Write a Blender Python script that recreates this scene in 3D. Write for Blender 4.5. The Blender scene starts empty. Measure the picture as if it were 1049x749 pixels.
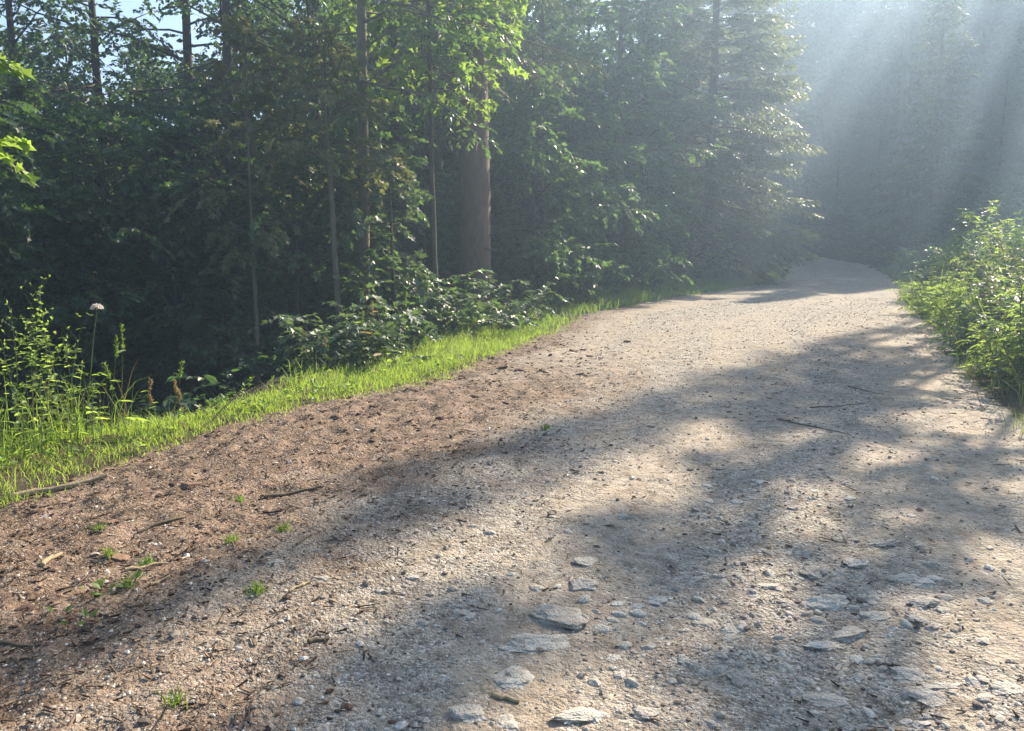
import bpy, math
import numpy as np
from mathutils import Vector

rng = np.random.default_rng(11)
R = math.radians
scene = bpy.context.scene
COL = scene.collection

# ------------------------------------------------------------------ parameters
SUN_AZ, SUN_EL = R(39), R(33)          # azimuth clockwise from +Y (view direction)
F_PX, PITCH = 800.0, R(8.8)            # focal length in photo pixels (1049 wide), camera pitch down
CAM_H = 1.55

# ------------------------------------------------------------------ numpy helpers
_perm = np.random.default_rng(3).permutation(512).astype(np.int64)
_perm = np.concatenate([_perm, _perm, _perm])
_ga = np.random.default_rng(5).uniform(0, 2 * math.pi, 512)
_gx, _gy = np.cos(_ga), np.sin(_ga)


def pnoise(x, y):
    x = np.asarray(x, float); y = np.asarray(y, float)
    xi = np.floor(x).astype(np.int64); yi = np.floor(y).astype(np.int64)
    xf = x - xi; yf = y - yi
    xi &= 511; yi &= 511
    u = xf * xf * xf * (xf * (xf * 6 - 15) + 10); v = yf * yf * yf * (yf * (yf * 6 - 15) + 10)

    def g(ix, iy, dx, dy):
        h = _perm[_perm[ix & 511] + (iy & 511)]
        return _gx[h] * dx + _gy[h] * dy
    a = g(xi, yi, xf, yf); b = g(xi + 1, yi, xf - 1, yf)
    c = g(xi, yi + 1, xf, yf - 1); d = g(xi + 1, yi + 1, xf - 1, yf - 1)
    return 1.5 * ((a + u * (b - a)) + v * ((c + u * (d - c)) - (a + u * (b - a))))


def fbm(x, y, o=4, g=0.5):
    s = 0; a = 1.0
    for i in range(o):
        s = s + a * pnoise(x * 2 ** i + 17.3 * i, y * 2 ** i - 9.1 * i); a *= g
    return s


def sstep(a, b, x):
    t = np.clip((np.asarray(x, float) - a) / (b - a), 0, 1)
    return t * t * (3 - 2 * t)


def nrm(v):
    return v / np.maximum(np.linalg.norm(v, axis=-1, keepdims=True), 1e-9)


# ------------------------------------------------------------------ terrain
LEFT = np.array([(-4.2, -30), (-3.7, -6), (-3.5, 2), (-3.1, 4.4), (-2.55, 6.2), (-1.7, 7.7), (-0.75, 9.0), (0.25, 12.2), (1.65, 17.4),
                 (5.1, 23), (9.3, 28.3), (11.9, 33.5), (12.6, 38), (11, 42), (5, 46.5), (-6, 50), (-30, 55)], float)
RIGHT = np.array([(3.2, -30), (3.0, -6), (3.2, 2), (4.1, 6), (5.5, 9.6), (7.2, 13.0), (10.0, 20), (12.7, 26), (14.8, 31), (16.7, 37.5),
                  (16.4, 43), (12.5, 48), (5, 52), (-6, 56), (-30, 61)], float)


def seg_dist(x, y, chain):
    best = np.full(np.shape(x), 1e9); side = np.zeros(np.shape(x))
    for (ax, ay), (bx, by) in zip(chain[:-1], chain[1:]):
        dx, dy = bx - ax, by - ay; L2 = dx * dx + dy * dy
        t = np.clip(((x - ax) * dx + (y - ay) * dy) / L2, 0, 1)
        px, py = ax + t * dx, ay + t * dy
        d = (x - px) ** 2 + (y - py) ** 2
        c = dx * (y - ay) - dy * (x - ax)      # > 0: left of the chain
        m = d < best
        best = np.where(m, d, best); side = np.where(m, np.sign(c), side)
    return np.sqrt(best), side


def road_coords(x, y):
    """sl: distance outside the left edge (negative inside), sr: the same for the right edge"""
    dl, cl = seg_dist(x, y, LEFT); dr, cr = seg_dist(x, y, RIGHT)
    return dl * cl, -dr * cr


def LIP(y):
    return sstep(5.2, 6.6, y) * sstep(9.5, 7.4, y)


def terrain(x, y, sl=None, sr=None):
    x = np.asarray(x, float); y = np.asarray(y, float)
    if sl is None:
        sl, sr = road_coords(x, y)
    r = np.hypot(x, y)
    z = 0.0009 * np.clip(r - 15, 0, 30) ** 2 + 0.054 * np.clip(r - 45, 0, 60)
    s = np.maximum(sl, 0)
    w = 0.25 + 0.75 * sstep(24, 9, y)
    z = z - w * (1.5 * sstep(1.2 - .7 * LIP(y), 5.5 - 2.6 * LIP(y), s) + 1.3 * sstep(5, 15, s))
    z = z + 0.10 * sstep(0.1, 1.0, s) * sstep(10, 3, y) * sstep(2.4, 1.4, s)
    s = np.maximum(sr, 0)
    z = z + 0.85 * sstep(0.2, 2.6, s) + 0.24 * np.clip(s - 2.2, 0, 38)
    off = sstep(0.3, 2.0, np.maximum(sl, sr))
    z = z + off * 0.18 * fbm(x * 0.35, y * 0.35, 3)
    # gentle camber and ruts in the road
    z = z + (1 - off) * 0.035 * fbm(x * 0.45 + 40, y * 0.22, 3)
    return z


def terrain1(x, y):
    return float(terrain(np.array([x]), np.array([y]))[0])


CAM = np.array([0, 0, terrain1(0, 0) + CAM_H])


def ground(px, py):
    """world point on the ground seen at photo pixel (px, py)"""
    u = (px - 524.5) / F_PX; v = (374.5 - py) / F_PX
    d = np.array([u, math.cos(PITCH) + v * math.sin(PITCH), -math.sin(PITCH) + v * math.cos(PITCH)])
    t = np.linspace(1.2, 70, 6000)
    P = CAM + t[:, None] * d
    h = terrain(P[:, 0], P[:, 1]) - P[:, 2]
    k = int(np.argmax(h > 0))
    return P[k]


def spot(px, D):
    x = (px - 524.5) / F_PX * D
    return np.array([x, D, terrain1(x, D)])


# ------------------------------------------------------------------ mesh builder
class MB:
    def __init__(self):
        self.V = []; self.F = []; self.n = 0

    def add(self, V, faces, mat=0, smooth=False):
        V = np.asarray(V, float).reshape(-1, 3)
        for f in (faces if isinstance(faces, list) else [faces]):
            f = np.asarray(f, np.int64)
            if f.size:
                self.F.append((f + self.n, mat, smooth))
        self.V.append(V); self.n += len(V)
        return self

    def mesh(self, name, mats):
        me = bpy.data.meshes.new(name)
        V = np.concatenate(self.V) if self.V else np.zeros((0, 3))
        loops, starts, totals, mi, sm = [], [], [], [], []
        pos = 0
        for f, m, s in self.F:
            k = f.shape[1]
            loops.append(f.ravel()); starts.append(pos + np.arange(len(f)) * k)
            totals.append(np.full(len(f), k)); mi.append(np.full(len(f), m)); sm.append(np.full(len(f), s))
            pos += f.size
        loops = np.concatenate(loops); starts = np.concatenate(starts); totals = np.concatenate(totals)
        me.vertices.add(len(V)); me.vertices.foreach_set('co', V.astype(np.float32).ravel())
        me.loops.add(len(loops)); me.loops.foreach_set('vertex_index', loops.astype(np.int32))
        me.polygons.add(len(starts)); me.polygons.foreach_set('loop_start', starts.astype(np.int32))
        try:
            me.polygons.foreach_set('loop_total', totals.astype(np.int32))
        except Exception:
            pass
        for m in mats:
            me.materials.append(m)
        me.polygons.foreach_set('material_index', np.concatenate(mi).astype(np.int32))
        me.polygons.foreach_set('use_smooth', np.concatenate(sm).astype(bool))
        me.update(calc_edges=True)
        return me

    def obj(self, name, mats, parent=None):
        if not isinstance(mats, (list, tuple)):
            mats = [mats]
        o = bpy.data.objects.new(name, self.mesh(name, mats)); COL.objects.link(o)
        if parent is not None:
            o.parent = parent
        return o


def tag(o, label=None, cat=None, group=None, kind=None):
    if label: o['label'] = label
    if cat: o['category'] = cat
    if group: o['group'] = group
    if kind: o['kind'] = kind
    return o


def thing(name, label, cat, loc, rz=0.0, group=None, scale=1.0):
    o = bpy.data.objects.new(name, None); COL.objects.link(o)
    o.empty_display_size = 0.2
    o.location = loc; o.rotation_euler = (0, 0, rz); o.scale = (scale,) * 3 if np.isscalar(scale) else scale
    return tag(o, label, cat, group)


def tube(P, rad, sides=7):
    P = np.asarray(P, float); n = len(P); rad = np.broadcast_to(np.asarray(rad, float), (n,))
    T = nrm(np.gradient(P, axis=0))
    ref = np.array([1.0, 0, 0]) if abs(T[0][0]) < 0.8 else np.array([0, 1.0, 0])
    A = nrm(np.cross(T, ref)); B = np.cross(T, A)
    a = np.arange(sides) / sides * 2 * math.pi
    V = P[:, None] + rad[:, None, None] * (np.cos(a)[None, :, None] * A[:, None] + np.sin(a)[None, :, None] * B[:, None])
    i = np.arange(n - 1)[:, None] * sides; j = np.arange(sides)[None]; j2 = (j + 1) % sides
    F = np.stack([i + j, i + j2, i + sides + j2, i + sides + j], -1).reshape(-1, 4)
    return V.reshape(-1, 3), F


# leaf outlines: x along the leaf, y across, z fold
def _sym(half, mid, fold):
    """half outline points from stem to tip (y>0), mirrored; faces fan on a midline"""
    pts = [(0, 0, 0), (mid, 0, -fold), (1, 0, -fold * 1.5)] + [(x, y, y * 0.25) for x, y in half] + [(x, -y, y * 0.25) for x, y in half]
    return np.array(pts, float)


def leaf_maple():
    V = _sym([(-.02, .34), (.26, .30), (.55, .54), (.62, .2)], .45, .03)
    tr = []
    for b, flip in ((3, 0), (7, 1)):
        t = [(0, b + 1, b), (0, 1, b + 1), (1, b + 2, b + 1), (1, b + 3, b + 2), (1, 2, b + 3)]
        tr += [x[::-1] if flip else x for x in t]
    return V, [np.array(tr)]


def leaf_oval(w=.3):
    V = np.array([(0, 0, 0), (1, 0, -.12), (.32, w, .05), (.72, w * .72, 0), (.32, -w, .05), (.72, -w * .72, 0)], float)
    return V, [np.array([(0, 1, 3, 2), (0, 4, 5, 1)])]


def leaf_needle(w=.09):
    V = np.array([(0, -w * .6, 0), (.5, -w, 0), (1, 0, 0), (.5, w, 0)], float)
    return V, [np.array([(0, 1, 2, 3)])]


MAPLE, OVAL, LANCE, NEEDLE, SPRIG = leaf_maple(), leaf_oval(), leaf_oval(.15), leaf_needle(.13), leaf_needle(.2)


def put_leaves(mb, P, D, N, S, shape, mat=0):
    if len(P) == 0:
        return
    LV, LF = shape
    D = nrm(D); side = nrm(np.cross(N, D)); n = np.cross(D, side)
    S = np.asarray(S).reshape(-1, 1, 1)
    V = P[:, None] + S * (LV[None, :, 0:1] * D[:, None] + LV[None, :, 1:2] * side[:, None] + LV[None, :, 2:3] * n[:, None])
    k = len(LV); off = (np.arange(len(P)) * k)
    mb.add(V.reshape(-1, 3), [(f[None] + off[:, None, None]).reshape(-1, f.shape[1]) for f in LF], mat)


def put_sprays(mb, O, D, L, K, size, shape, droop=.15, tilt=.45, spread=(65, 20), mat=0, rng=rng, t0=.12, drop=.0):
    O = np.asarray(O, float); D = nrm(np.asarray(D, float)); L = np.asarray(L, float)
    n = len(O)
    if n == 0:
        return
    up = np.array([0, 0, 1.0])
    t = np.linspace(t0, 1, K)[None, :, None]
    P = O[:, None] + D[:, None] * L[:, None, None] * t
    P[..., 2] -= (droop * L)[:, None] * t[..., 0] ** 2
    T = D[:, None] + 0 * t; T = T.copy(); T[..., 2] -= 2 * droop * t[..., 0]
    T = nrm(T)
    S = nrm(np.cross(T, up + 0.001))
    sg = np.where(np.arange(K) % 2 == 0, 1, -1)[None, :, None] * np.where(rng.random((n, 1, 1)) < .5, 1, -1)
    a = np.radians(np.linspace(spread[0], spread[1], K))[None, :, None] + rng.normal(0, .15, (n, K, 1))
    a[:, -1] *= .15
    ld = T * np.cos(a) + S * sg * np.sin(a)
    ld[..., 2] += rng.normal(-.15 - drop, .22, (n, K))
    N = up + rng.normal(0, tilt, (n, K, 3))
    sz = size * rng.uniform(.6, 1.25, (n, K))
    put_leaves(mb, P.reshape(-1, 3), ld.reshape(-1, 3), N.reshape(-1, 3), sz.ravel(), shape, mat)


def sticks(mb, A, B, r, mat=0):
    """three-sided slim sticks from points A to B"""
    A = np.asarray(A, float); B = np.asarray(B, float)
    if len(A) == 0:
        return
    T = nrm(B - A); ref = np.where(np.abs(T[:, 2:3]) > .8, np.array([[1.0, 0, 0]]), np.array([[0, 0, 1.0]]))
    X = nrm(np.cross(T, ref)); Y = np.cross(T, X)
    r = np.broadcast_to(np.asarray(r, float), (len(A),))[:, None]
    vs = []
    for base, k in ((A, 1.0), (B, .45)):
        for an in (0, 2.094, 4.189):
            vs.append(base + k * r * (math.cos(an) * X + math.sin(an) * Y))
    V = np.stack(vs, 1).reshape(-1, 3)
    f = np.array([(0, 1, 4, 3), (1, 2, 5, 4), (2, 0, 3, 5)])
    mb.add(V, (f[None] + (np.arange(len(A)) * 6)[:, None, None]).reshape(-1, 4), mat, True)


# ------------------------------------------------------------------ materials
def newmat(name):
    m = bpy.data.materials.new(name); m.use_nodes = True
    nt = m.node_tree; nt.nodes.clear()
    return m, nt


def nd(nt, typ, **kw):
    n = nt.nodes.new(typ)
    for k, v in kw.items():
        setattr(n, k, v)
    return n


def ramp(nt, stops, interp='LINEAR'):
    r = nd(nt, 'ShaderNodeValToRGB'); cr = r.color_ramp; cr.interpolation = interp
    while len(cr.elements) < len(stops):
        cr.elements.new(.5)
    for e, (p, c) in zip(cr.elements, stops):
        e.position = p; e.color = (*c, 1)
    return r


def leaf_mat(name, cols, trans, tfac=.4, rough=.42, spec=.5):
    """cols: colours spread over the leaves at random; trans: colour of the light that passes through"""
    m, nt = newmat(name); L = nt.links.new
    geo = nd(nt, 'ShaderNodeNewGeometry'); tc = nd(nt, 'ShaderNodeTexCoord')
    nz = nd(nt, 'ShaderNodeTexNoise'); nz.inputs['Scale'].default_value = 1.3; nz.inputs['Detail'].default_value = 2
    L(tc.outputs['Object'], nz.inputs['Vector'])
    ad = nd(nt, 'ShaderNodeMath', operation='MULTIPLY_ADD'); L(geo.outputs['Random Per Island'], ad.inputs[0]); ad.inputs[1].default_value = .75
    sb = nd(nt, 'ShaderNodeMath', operation='MULTIPLY_ADD'); L(nz.outputs[0], sb.inputs[0]); sb.inputs[1].default_value = .9; sb.inputs[2].default_value = -.33
    L(sb.outputs[0], ad.inputs[2])
    rp = ramp(nt, [(i / max(1, len(cols) - 1), c) for i, c in enumerate(cols)]); L(ad.outputs[0], rp.inputs[0])
    p = nd(nt, 'ShaderNodeBsdfPrincipled'); L(rp.outputs[0], p.inputs['Base Color'])
    p.inputs['Roughness'].default_value = rough; p.inputs['Specular IOR Level'].default_value = spec
    tr = nd(nt, 'ShaderNodeBsdfTranslucent')
    mx = nd(nt, 'ShaderNodeMix', data_type='RGBA', blend_type='MULTIPLY'); mx.inputs[0].default_value = 1
    gain = nd(nt, 'ShaderNodeMix', data_type='RGBA'); gain.inputs[0].default_value = .7
    L(rp.outputs[0], gain.inputs[6]); gain.inputs[7].default_value = (*trans, 1)
    L(gain.outputs[2], tr.inputs[0])
    ms = nd(nt, 'ShaderNodeMixShader'); ms.inputs[0].default_value = tfac
    L(p.outputs[0], ms.inputs[1]); L(tr.outputs[0], ms.inputs[2])
    out = nd(nt, 'ShaderNodeOutputMaterial'); L(ms.outputs[0], out.inputs[0])
    nt.nodes.remove(mx)
    return m


def bark_mat(name, c1, c2, scale=(18, 18, 3), bump=.6):
    m, nt = newmat(name); L = nt.links.new
    tc = nd(nt, 'ShaderNodeTexCoord'); mp = nd(nt, 'ShaderNodeMapping'); mp.inputs['Scale'].default_value = scale
    L(tc.outputs['Object'], mp.inputs[0])
    nz = nd(nt, 'ShaderNodeTexNoise'); nz.inputs['Scale'].default_value = 1; nz.inputs['Detail'].default_value = 6; nz.inputs['Roughness'].default_value = .65
    L(mp.outputs[0], nz.inputs['Vector'])
    n2 = nd(nt, 'ShaderNodeTexNoise'); n2.inputs['Scale'].default_value = 1.7; n2.inputs['Detail'].default_value = 3
    L(tc.outputs['Object'], n2.inputs['Vector'])
    rp = ramp(nt, [(.32, c1), (.68, c2)]); L(nz.outputs[0], rp.inputs[0])
    mx = nd(nt, 'ShaderNodeMix', data_type='RGBA'); L(n2.outputs[0], mx.inputs[0]); L(rp.outputs[0], mx.inputs[6])
    mx.inputs[7].default_value = (c2[0] * .8, c2[1] * .95, c2[2] * .8, 1)
    p = nd(nt, 'ShaderNodeBsdfPrincipled'); L(mx.outputs[2], p.inputs['Base Color']); p.inputs['Roughness'].default_value = .9
    b = nd(nt, 'ShaderNodeBump'); b.inputs['Strength'].default_value = bump; b.inputs['Distance'].default_value = .02
    L(nz.outputs[0], b.inputs['Height']); L(b.outputs[0], p.inputs['Normal'])
    out = nd(nt, 'ShaderNodeOutputMaterial'); L(p.outputs[0], out.inputs[0])
    return m


def island_mat(name, stops, rough=.85, noise=30.0, bump=.3):
    """a colour of its own for each separate piece, mottled"""
    m, nt = newmat(name); L = nt.links.new
    geo = nd(nt, 'ShaderNodeNewGeometry'); tc = nd(nt, 'ShaderNodeTexCoord')
    rp = ramp(nt, stops); L(geo.outputs['Random Per Island'], rp.inputs[0])
    nz = nd(nt, 'ShaderNodeTexNoise'); nz.inputs['Scale'].default_value = noise; nz.inputs['Detail'].default_value = 5
    L(tc.outputs['Object'], nz.inputs['Vector'])
    r2 = ramp(nt, [(.3, (.62, .58, .52)), (.7, (1.12, 1.12, 1.12))]); L(nz.outputs[0], r2.inputs[0])
    mx = nd(nt, 'ShaderNodeMix', data_type='RGBA', blend_type='MULTIPLY'); mx.inputs[0].default_value = 1
    L(rp.outputs[0], mx.inputs[6]); L(r2.outputs[0], mx.inputs[7])
    p = nd(nt, 'ShaderNodeBsdfPrincipled'); L(mx.outputs[2], p.inputs['Base Color']); p.inputs['Roughness'].default_value = rough
    b = nd(nt, 'ShaderNodeBump'); b.inputs['Strength'].default_value = bump; b.inputs['Distance'].default_value = .01
    L(nz.outputs[0], b.inputs['Height']); L(b.outputs[0], p.inputs['Normal'])
    out = nd(nt, 'ShaderNodeOutputMaterial'); L(p.outputs[0], out.inputs[0])
    return m


def stone_mat(name):
    m, nt = newmat(name); L = nt.links.new
    geo = nd(nt, 'ShaderNodeNewGeometry'); tc = nd(nt, 'ShaderNodeTexCoord'); oi = nd(nt, 'ShaderNodeObjectInfo')
    rp = ramp(nt, [(0, (.36, .325, .275)), (.5, (.45, .41, .35)), (1, (.56, .52, .45))]); L(oi.outputs['Random'], rp.inputs[0])
    n1 = nd(nt, 'ShaderNodeTexNoise'); n1.inputs['Scale'].default_value = 16; n1.inputs['Detail'].default_value = 6; n1.inputs['Roughness'].default_value = .7
    L(geo.outputs['Position'], n1.inputs['Vector'])
    n2 = nd(nt, 'ShaderNodeTexNoise'); n2.inputs['Scale'].default_value = 110; n2.inputs['Detail'].default_value = 4; L(geo.outputs['Position'], n2.inputs['Vector'])
    f = ramp(nt, [(.50, (0, 0, 0)), (.66, (1, 1, 1))]); L(n1.outputs[0], f.inputs[0])
    mx = nd(nt, 'ShaderNodeMix', data_type='RGBA'); L(f.outputs[0], mx.inputs[0]); L(rp.outputs[0], mx.inputs[6]); mx.inputs[7].default_value = (.32, .265, .205, 1)
    r2 = ramp(nt, [(.35, (.6, .6, .6)), (.65, (1.15, 1.15, 1.15))]); L(n2.outputs[0], r2.inputs[0])
    m2 = nd(nt, 'ShaderNodeMix', data_type='RGBA', blend_type='MULTIPLY'); m2.inputs[0].default_value = .8; L(mx.outputs[2], m2.inputs[6]); L(r2.outputs[0], m2.inputs[7])
    p = nd(nt, 'ShaderNodeBsdfPrincipled'); L(m2.outputs[2], p.inputs['Base Color']); p.inputs['Roughness'].default_value = .9
    ad = nd(nt, 'ShaderNodeMath', operation='MULTIPLY_ADD'); L(n1.outputs[0], ad.inputs[0]); ad.inputs[1].default_value = 2.0; L(n2.outputs[0], ad.inputs[2])
    b = nd(nt, 'ShaderNodeBump'); b.inputs['Strength'].default_value = .7; b.inputs['Distance'].default_value = .012
    L(ad.outputs[0], b.inputs['Height']); L(b.outputs[0], p.inputs['Normal'])
    out = nd(nt, 'ShaderNodeOutputMaterial'); L(p.outputs[0], out.inputs[0])
    return m


def ground_mat():
    m, nt = newmat('ground_mat'); L = nt.links.new
    tc = nd(nt, 'ShaderNodeTexCoord')
    at = nd(nt, 'ShaderNodeAttribute', attribute_name='zones')
    sp = nd(nt, 'ShaderNodeSeparateColor'); L(at.outputs['Color'], sp.inputs[0])   # R soil, G off the road, B gravel packed tracks

    def noise(scale, detail=4, rough=.55):
        n = nd(nt, 'ShaderNodeTexNoise'); n.inputs['Scale'].default_value = scale; n.inputs['Detail'].default_value = detail
        n.inputs['Roughness'].default_value = rough; L(tc.outputs['Object'], n.inputs['Vector']); return n

    def vor(scale, feat='F1'):
        v = nd(nt, 'ShaderNodeTexVoronoi', feature=feat); v.inputs['Scale'].default_value = scale
        L(tc.outputs['Object'], v.inputs['Vector']); return v

    def mix(f, a, b, mode='MIX'):
        x = nd(nt, 'ShaderNodeMix', data_type='RGBA', blend_type=mode)
        for s, v in ((x.inputs[0], f), (x.inputs[6], a), (x.inputs[7], b)):
            if hasattr(v, 'links'):
                L(v, s)
            elif isinstance(v, tuple):
                s.default_value = (*v, 1)
            else:
                s.default_value = v
        return x.outputs[2]

    def math_(op, a, b, c=None):
        x = nd(nt, 'ShaderNodeMath', operation=op)
        for i, v in enumerate((a, b, c)):
            if v is None: continue
            if hasattr(v, 'links'): L(v, x.inputs[i])
            else: x.inputs[i].default_value = v
        return x.outputs[0]
    # gravel: crushed limestone of several sizes
    v1, v2 = vor(48), vor(120)
    s1 = nd(nt, 'ShaderNodeSeparateColor'); L(v1.outputs['Color'], s1.inputs[0])
    s2 = nd(nt, 'ShaderNodeSeparateColor'); L(v2.outputs['Color'], s2.inputs[0])
    stops = [(0, (.095, .080, .066)), (.3, (.265, .228, .185)), (.7, (.42, .38, .325)), (1, (.64, .61, .56))]
    g1 = ramp(nt, stops); L(s1.outputs[0], g1.inputs[0])
    g2 = ramp(nt, stops); L(s2.outputs[0], g2.inputs[0])
    g = mix(.55, g1.outputs[0], g2.outputs[0])
    nA = noise(2.2, 5); rA = ramp(nt, [(.38, (0, 0, 0)), (.62, (1, 1, 1))]); L(nA.outputs[0], rA.inputs[0])
    fines = mix(rA.outputs[0], (.37, .30, .22), (.30, .255, .205))
    nB = noise(7, 6, .7); rB = ramp(nt, [(.42, (0, 0, 0)), (.58, (1, 1, 1))]); L(nB.outputs[0], rB.inputs[0])
    kt = math_('ADD', math_('MULTIPLY', rB.outputs[0], .45), math_('MULTIPLY_ADD', sp.outputs[2], .9, -.30))
    kt = nd(nt, 'ShaderNodeClamp').outputs[0] if False else math_('MINIMUM', math_('MAXIMUM', kt, 0.0), .85)
    g = mix(kt, g, fines)
    nM = noise(13, 5, .7); rM = ramp(nt, [(.32, (.52, .50, .48)), (.5, (.95, .95, .95)), (.7, (1.22, 1.20, 1.16))]); L(nM.outputs[0], rM.inputs[0])
    g = mix(1.0, g, rM.outputs[0], 'MULTIPLY')
    # bits of needle litter and bark on it: reddish brown patches
    nC = noise(3.1, 6, .75); rC = ramp(nt, [(.50, (0, 0, 0)), (.64, (1, 1, 1))]); L(nC.outputs[0], rC.inputs[0])
    g = mix(math_('MULTIPLY', rC.outputs[0], .45), g, (.155, .108, .068))
    # soil
    nD = noise(5, 8, .7); soil = ramp(nt, [(.3, (.058, .038, .026)), (.5, (.175, .115, .075)), (.72, (.34, .24, .165))]); L(nD.outputs[0], soil.inputs[0])
    nE = noise(60, 4, .7); rE = ramp(nt, [(.35, (.55, .55, .55)), (.65, (1.25, 1.25, 1.25))]); L(nE.outputs[0], rE.inputs[0])
    so = mix(1.0, soil.outputs[0], rE.outputs[0], 'MULTIPLY')
    so = mix(math_('MULTIPLY', math_('GREATER_THAN', s2.outputs[1], .84), .5), so, g2.outputs[0])
    nF = noise(1.6, 6, .65)
    k = math_('ADD', sp.outputs[0], math_('MULTIPLY_ADD', nF.outputs[0], 1.5, -.75))
    rk = ramp(nt, [(.18, (0, 0, 0)), (.82, (1, 1, 1))]); L(k, rk.inputs[0])
    c = mix(rk.outputs[0], g, so)
    # forest floor: dark humus and old leaves
    nG = noise(9, 6, .7); hum = ramp(nt, [(.3, (.025, .018, .012)), (.55, (.06, .042, .026)), (.75, (.11, .075, .045))]); L(nG.outputs[0], hum.inputs[0])
    k2 = math_('ADD', sp.outputs[1], math_('MULTIPLY_ADD', nF.outputs[0], .8, -.4))
    rk2 = ramp(nt, [(.4, (0, 0, 0)), (.6, (1, 1, 1))]); L(k2, rk2.inputs[0])
    c = mix(rk2.outputs[0], c, hum.outputs[0])
    p = nd(nt, 'ShaderNodeBsdfPrincipled'); L(c, p.inputs['Base Color']); p.inputs['Roughness'].default_value = .85
    p.inputs['Specular IOR Level'].default_value = .3
    h = math_('ADD', math_('MULTIPLY', v1.outputs['Distance'], -.9), math_('MULTIPLY', v2.outputs['Distance'], -.45))
    h = math_('MULTIPLY', h, math_('SUBTRACT', 1.15, kt))
    h = math_('ADD', h, math_('MULTIPLY', nE.outputs[0], .5))
    h = math_('ADD', h, math_('MULTIPLY', nB.outputs[0], 1.2))
    b = nd(nt, 'ShaderNodeBump'); b.inputs['Strength'].default_value = .95; b.inputs['Distance'].default_value = .019
    L(h, b.inputs['Height']); L(b.outputs[0], p.inputs['Normal'])
    out = nd(nt, 'ShaderNodeOutputMaterial'); L(p.outputs[0], out.inputs[0])
    return m


M = {}
M['ground'] = ground_mat()
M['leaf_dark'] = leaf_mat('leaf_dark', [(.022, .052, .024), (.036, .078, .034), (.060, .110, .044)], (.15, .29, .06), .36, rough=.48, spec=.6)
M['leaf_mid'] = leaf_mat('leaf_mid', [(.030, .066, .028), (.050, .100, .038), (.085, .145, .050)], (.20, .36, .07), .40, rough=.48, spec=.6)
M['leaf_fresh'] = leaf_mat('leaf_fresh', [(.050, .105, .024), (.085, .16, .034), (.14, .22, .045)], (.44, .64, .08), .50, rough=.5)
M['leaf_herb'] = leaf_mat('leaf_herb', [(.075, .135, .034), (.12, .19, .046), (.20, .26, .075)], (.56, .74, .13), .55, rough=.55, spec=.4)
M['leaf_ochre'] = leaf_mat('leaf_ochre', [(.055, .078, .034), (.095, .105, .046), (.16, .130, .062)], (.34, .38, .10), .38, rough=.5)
M['leaf_sheen'] = leaf_mat('leaf_sheen', [(.055, .095, .045), (.085, .135, .062), (.12, .175, .085)], (.22, .36, .08), .28, rough=.55, spec=.9)
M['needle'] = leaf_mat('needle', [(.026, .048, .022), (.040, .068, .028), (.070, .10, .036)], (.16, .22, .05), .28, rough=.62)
M['needle_lit'] = leaf_mat('needle_lit', [(.050, .082, .034), (.085, .11, .045), (.14, .135, .062)], (.30, .36, .10), .36, rough=.5)  # lighter, yellower copy of needle: sunlight on the boughs put into the colour
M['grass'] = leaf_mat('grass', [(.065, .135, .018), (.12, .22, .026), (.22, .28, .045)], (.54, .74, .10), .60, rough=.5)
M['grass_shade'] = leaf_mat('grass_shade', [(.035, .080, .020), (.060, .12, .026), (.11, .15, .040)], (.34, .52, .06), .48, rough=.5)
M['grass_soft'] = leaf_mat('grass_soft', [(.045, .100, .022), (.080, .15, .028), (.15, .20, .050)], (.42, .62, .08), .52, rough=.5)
M['straw'] = leaf_mat('straw', [(.20, .15, .07), (.30, .22, .10), (.36, .28, .14)], (.50, .36, .14), .3, rough=.6)
M['stem_green'] = leaf_mat('stem_green', [(.07, .12, .03), (.10, .15, .04)], (.25, .36, .06), .2, rough=.5)
M['petal'] = leaf_mat('petal', [(.62, .56, .52), (.80, .76, .72)], (.80, .74, .68), .3, rough=.6)
M['bark_spruce'] = bark_mat('bark_spruce', (.022, .013, .010), (.155, .095, .072), (13, 13, 4), 1.0)
M['bark_grey'] = bark_mat('bark_grey', (.045, .036, .028), (.16, .125, .095), (20, 20, 5), .6)
M['bark_pale'] = bark_mat('bark_pale', (.13, .105, .075), (.36, .29, .21), (14, 14, 18), .4)
M['bark_dark'] = bark_mat('bark_dark', (.022, .018, .014), (.075, .058, .044), (16, 16, 4), .5)
M['twig'] = bark_mat('twig', (.06, .042, .028), (.15, .105, .07), (60, 60, 60), .2)
M['dry_wood'] = bark_mat('dry_wood', (.14, .095, .06), (.40, .29, .19), (40, 40, 40), .4)
M['stone'] = stone_mat('stone')
M['pebble'] = island_mat('pebble', [(0, (.09, .07, .055)), (.35, (.30, .255, .21)), (.72, (.44, .395, .335)), (1, (.66, .62, .56))], .8, 60, .2)
M['clod'] = island_mat('clod', [(0, (.045, .026, .017)), (.6, (.115, .068, .044)), (1, (.20, .125, .085))], .95, 40, .6)
M['chips'] = island_mat('chips', [(0, (.030, .019, .013)), (.5, (.095, .058, .037)), (.85, (.22, .145, .095)), (1, (.42, .33, .23))], .9, 60, .2)

# ------------------------------------------------------------------ ground sheet
def graded(lo, fine_lo, fine_hi, hi, step, growth=1.07):
    a = [fine_lo]
    s = step
    while a[-1] > lo:
        s = min(s * growth, 4); a.append(a[-1] - s)
    a[-1] = min(a[-1], lo)
    b = list(np.arange(fine_lo + step, fine_hi, step)); c = [b[-1]]; s = step
    while c[-1] < hi:
        s = min(s * growth, 4); c.append(c[-1] + s)
    return np.array(a[::-1] + b + c[1:])


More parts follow.
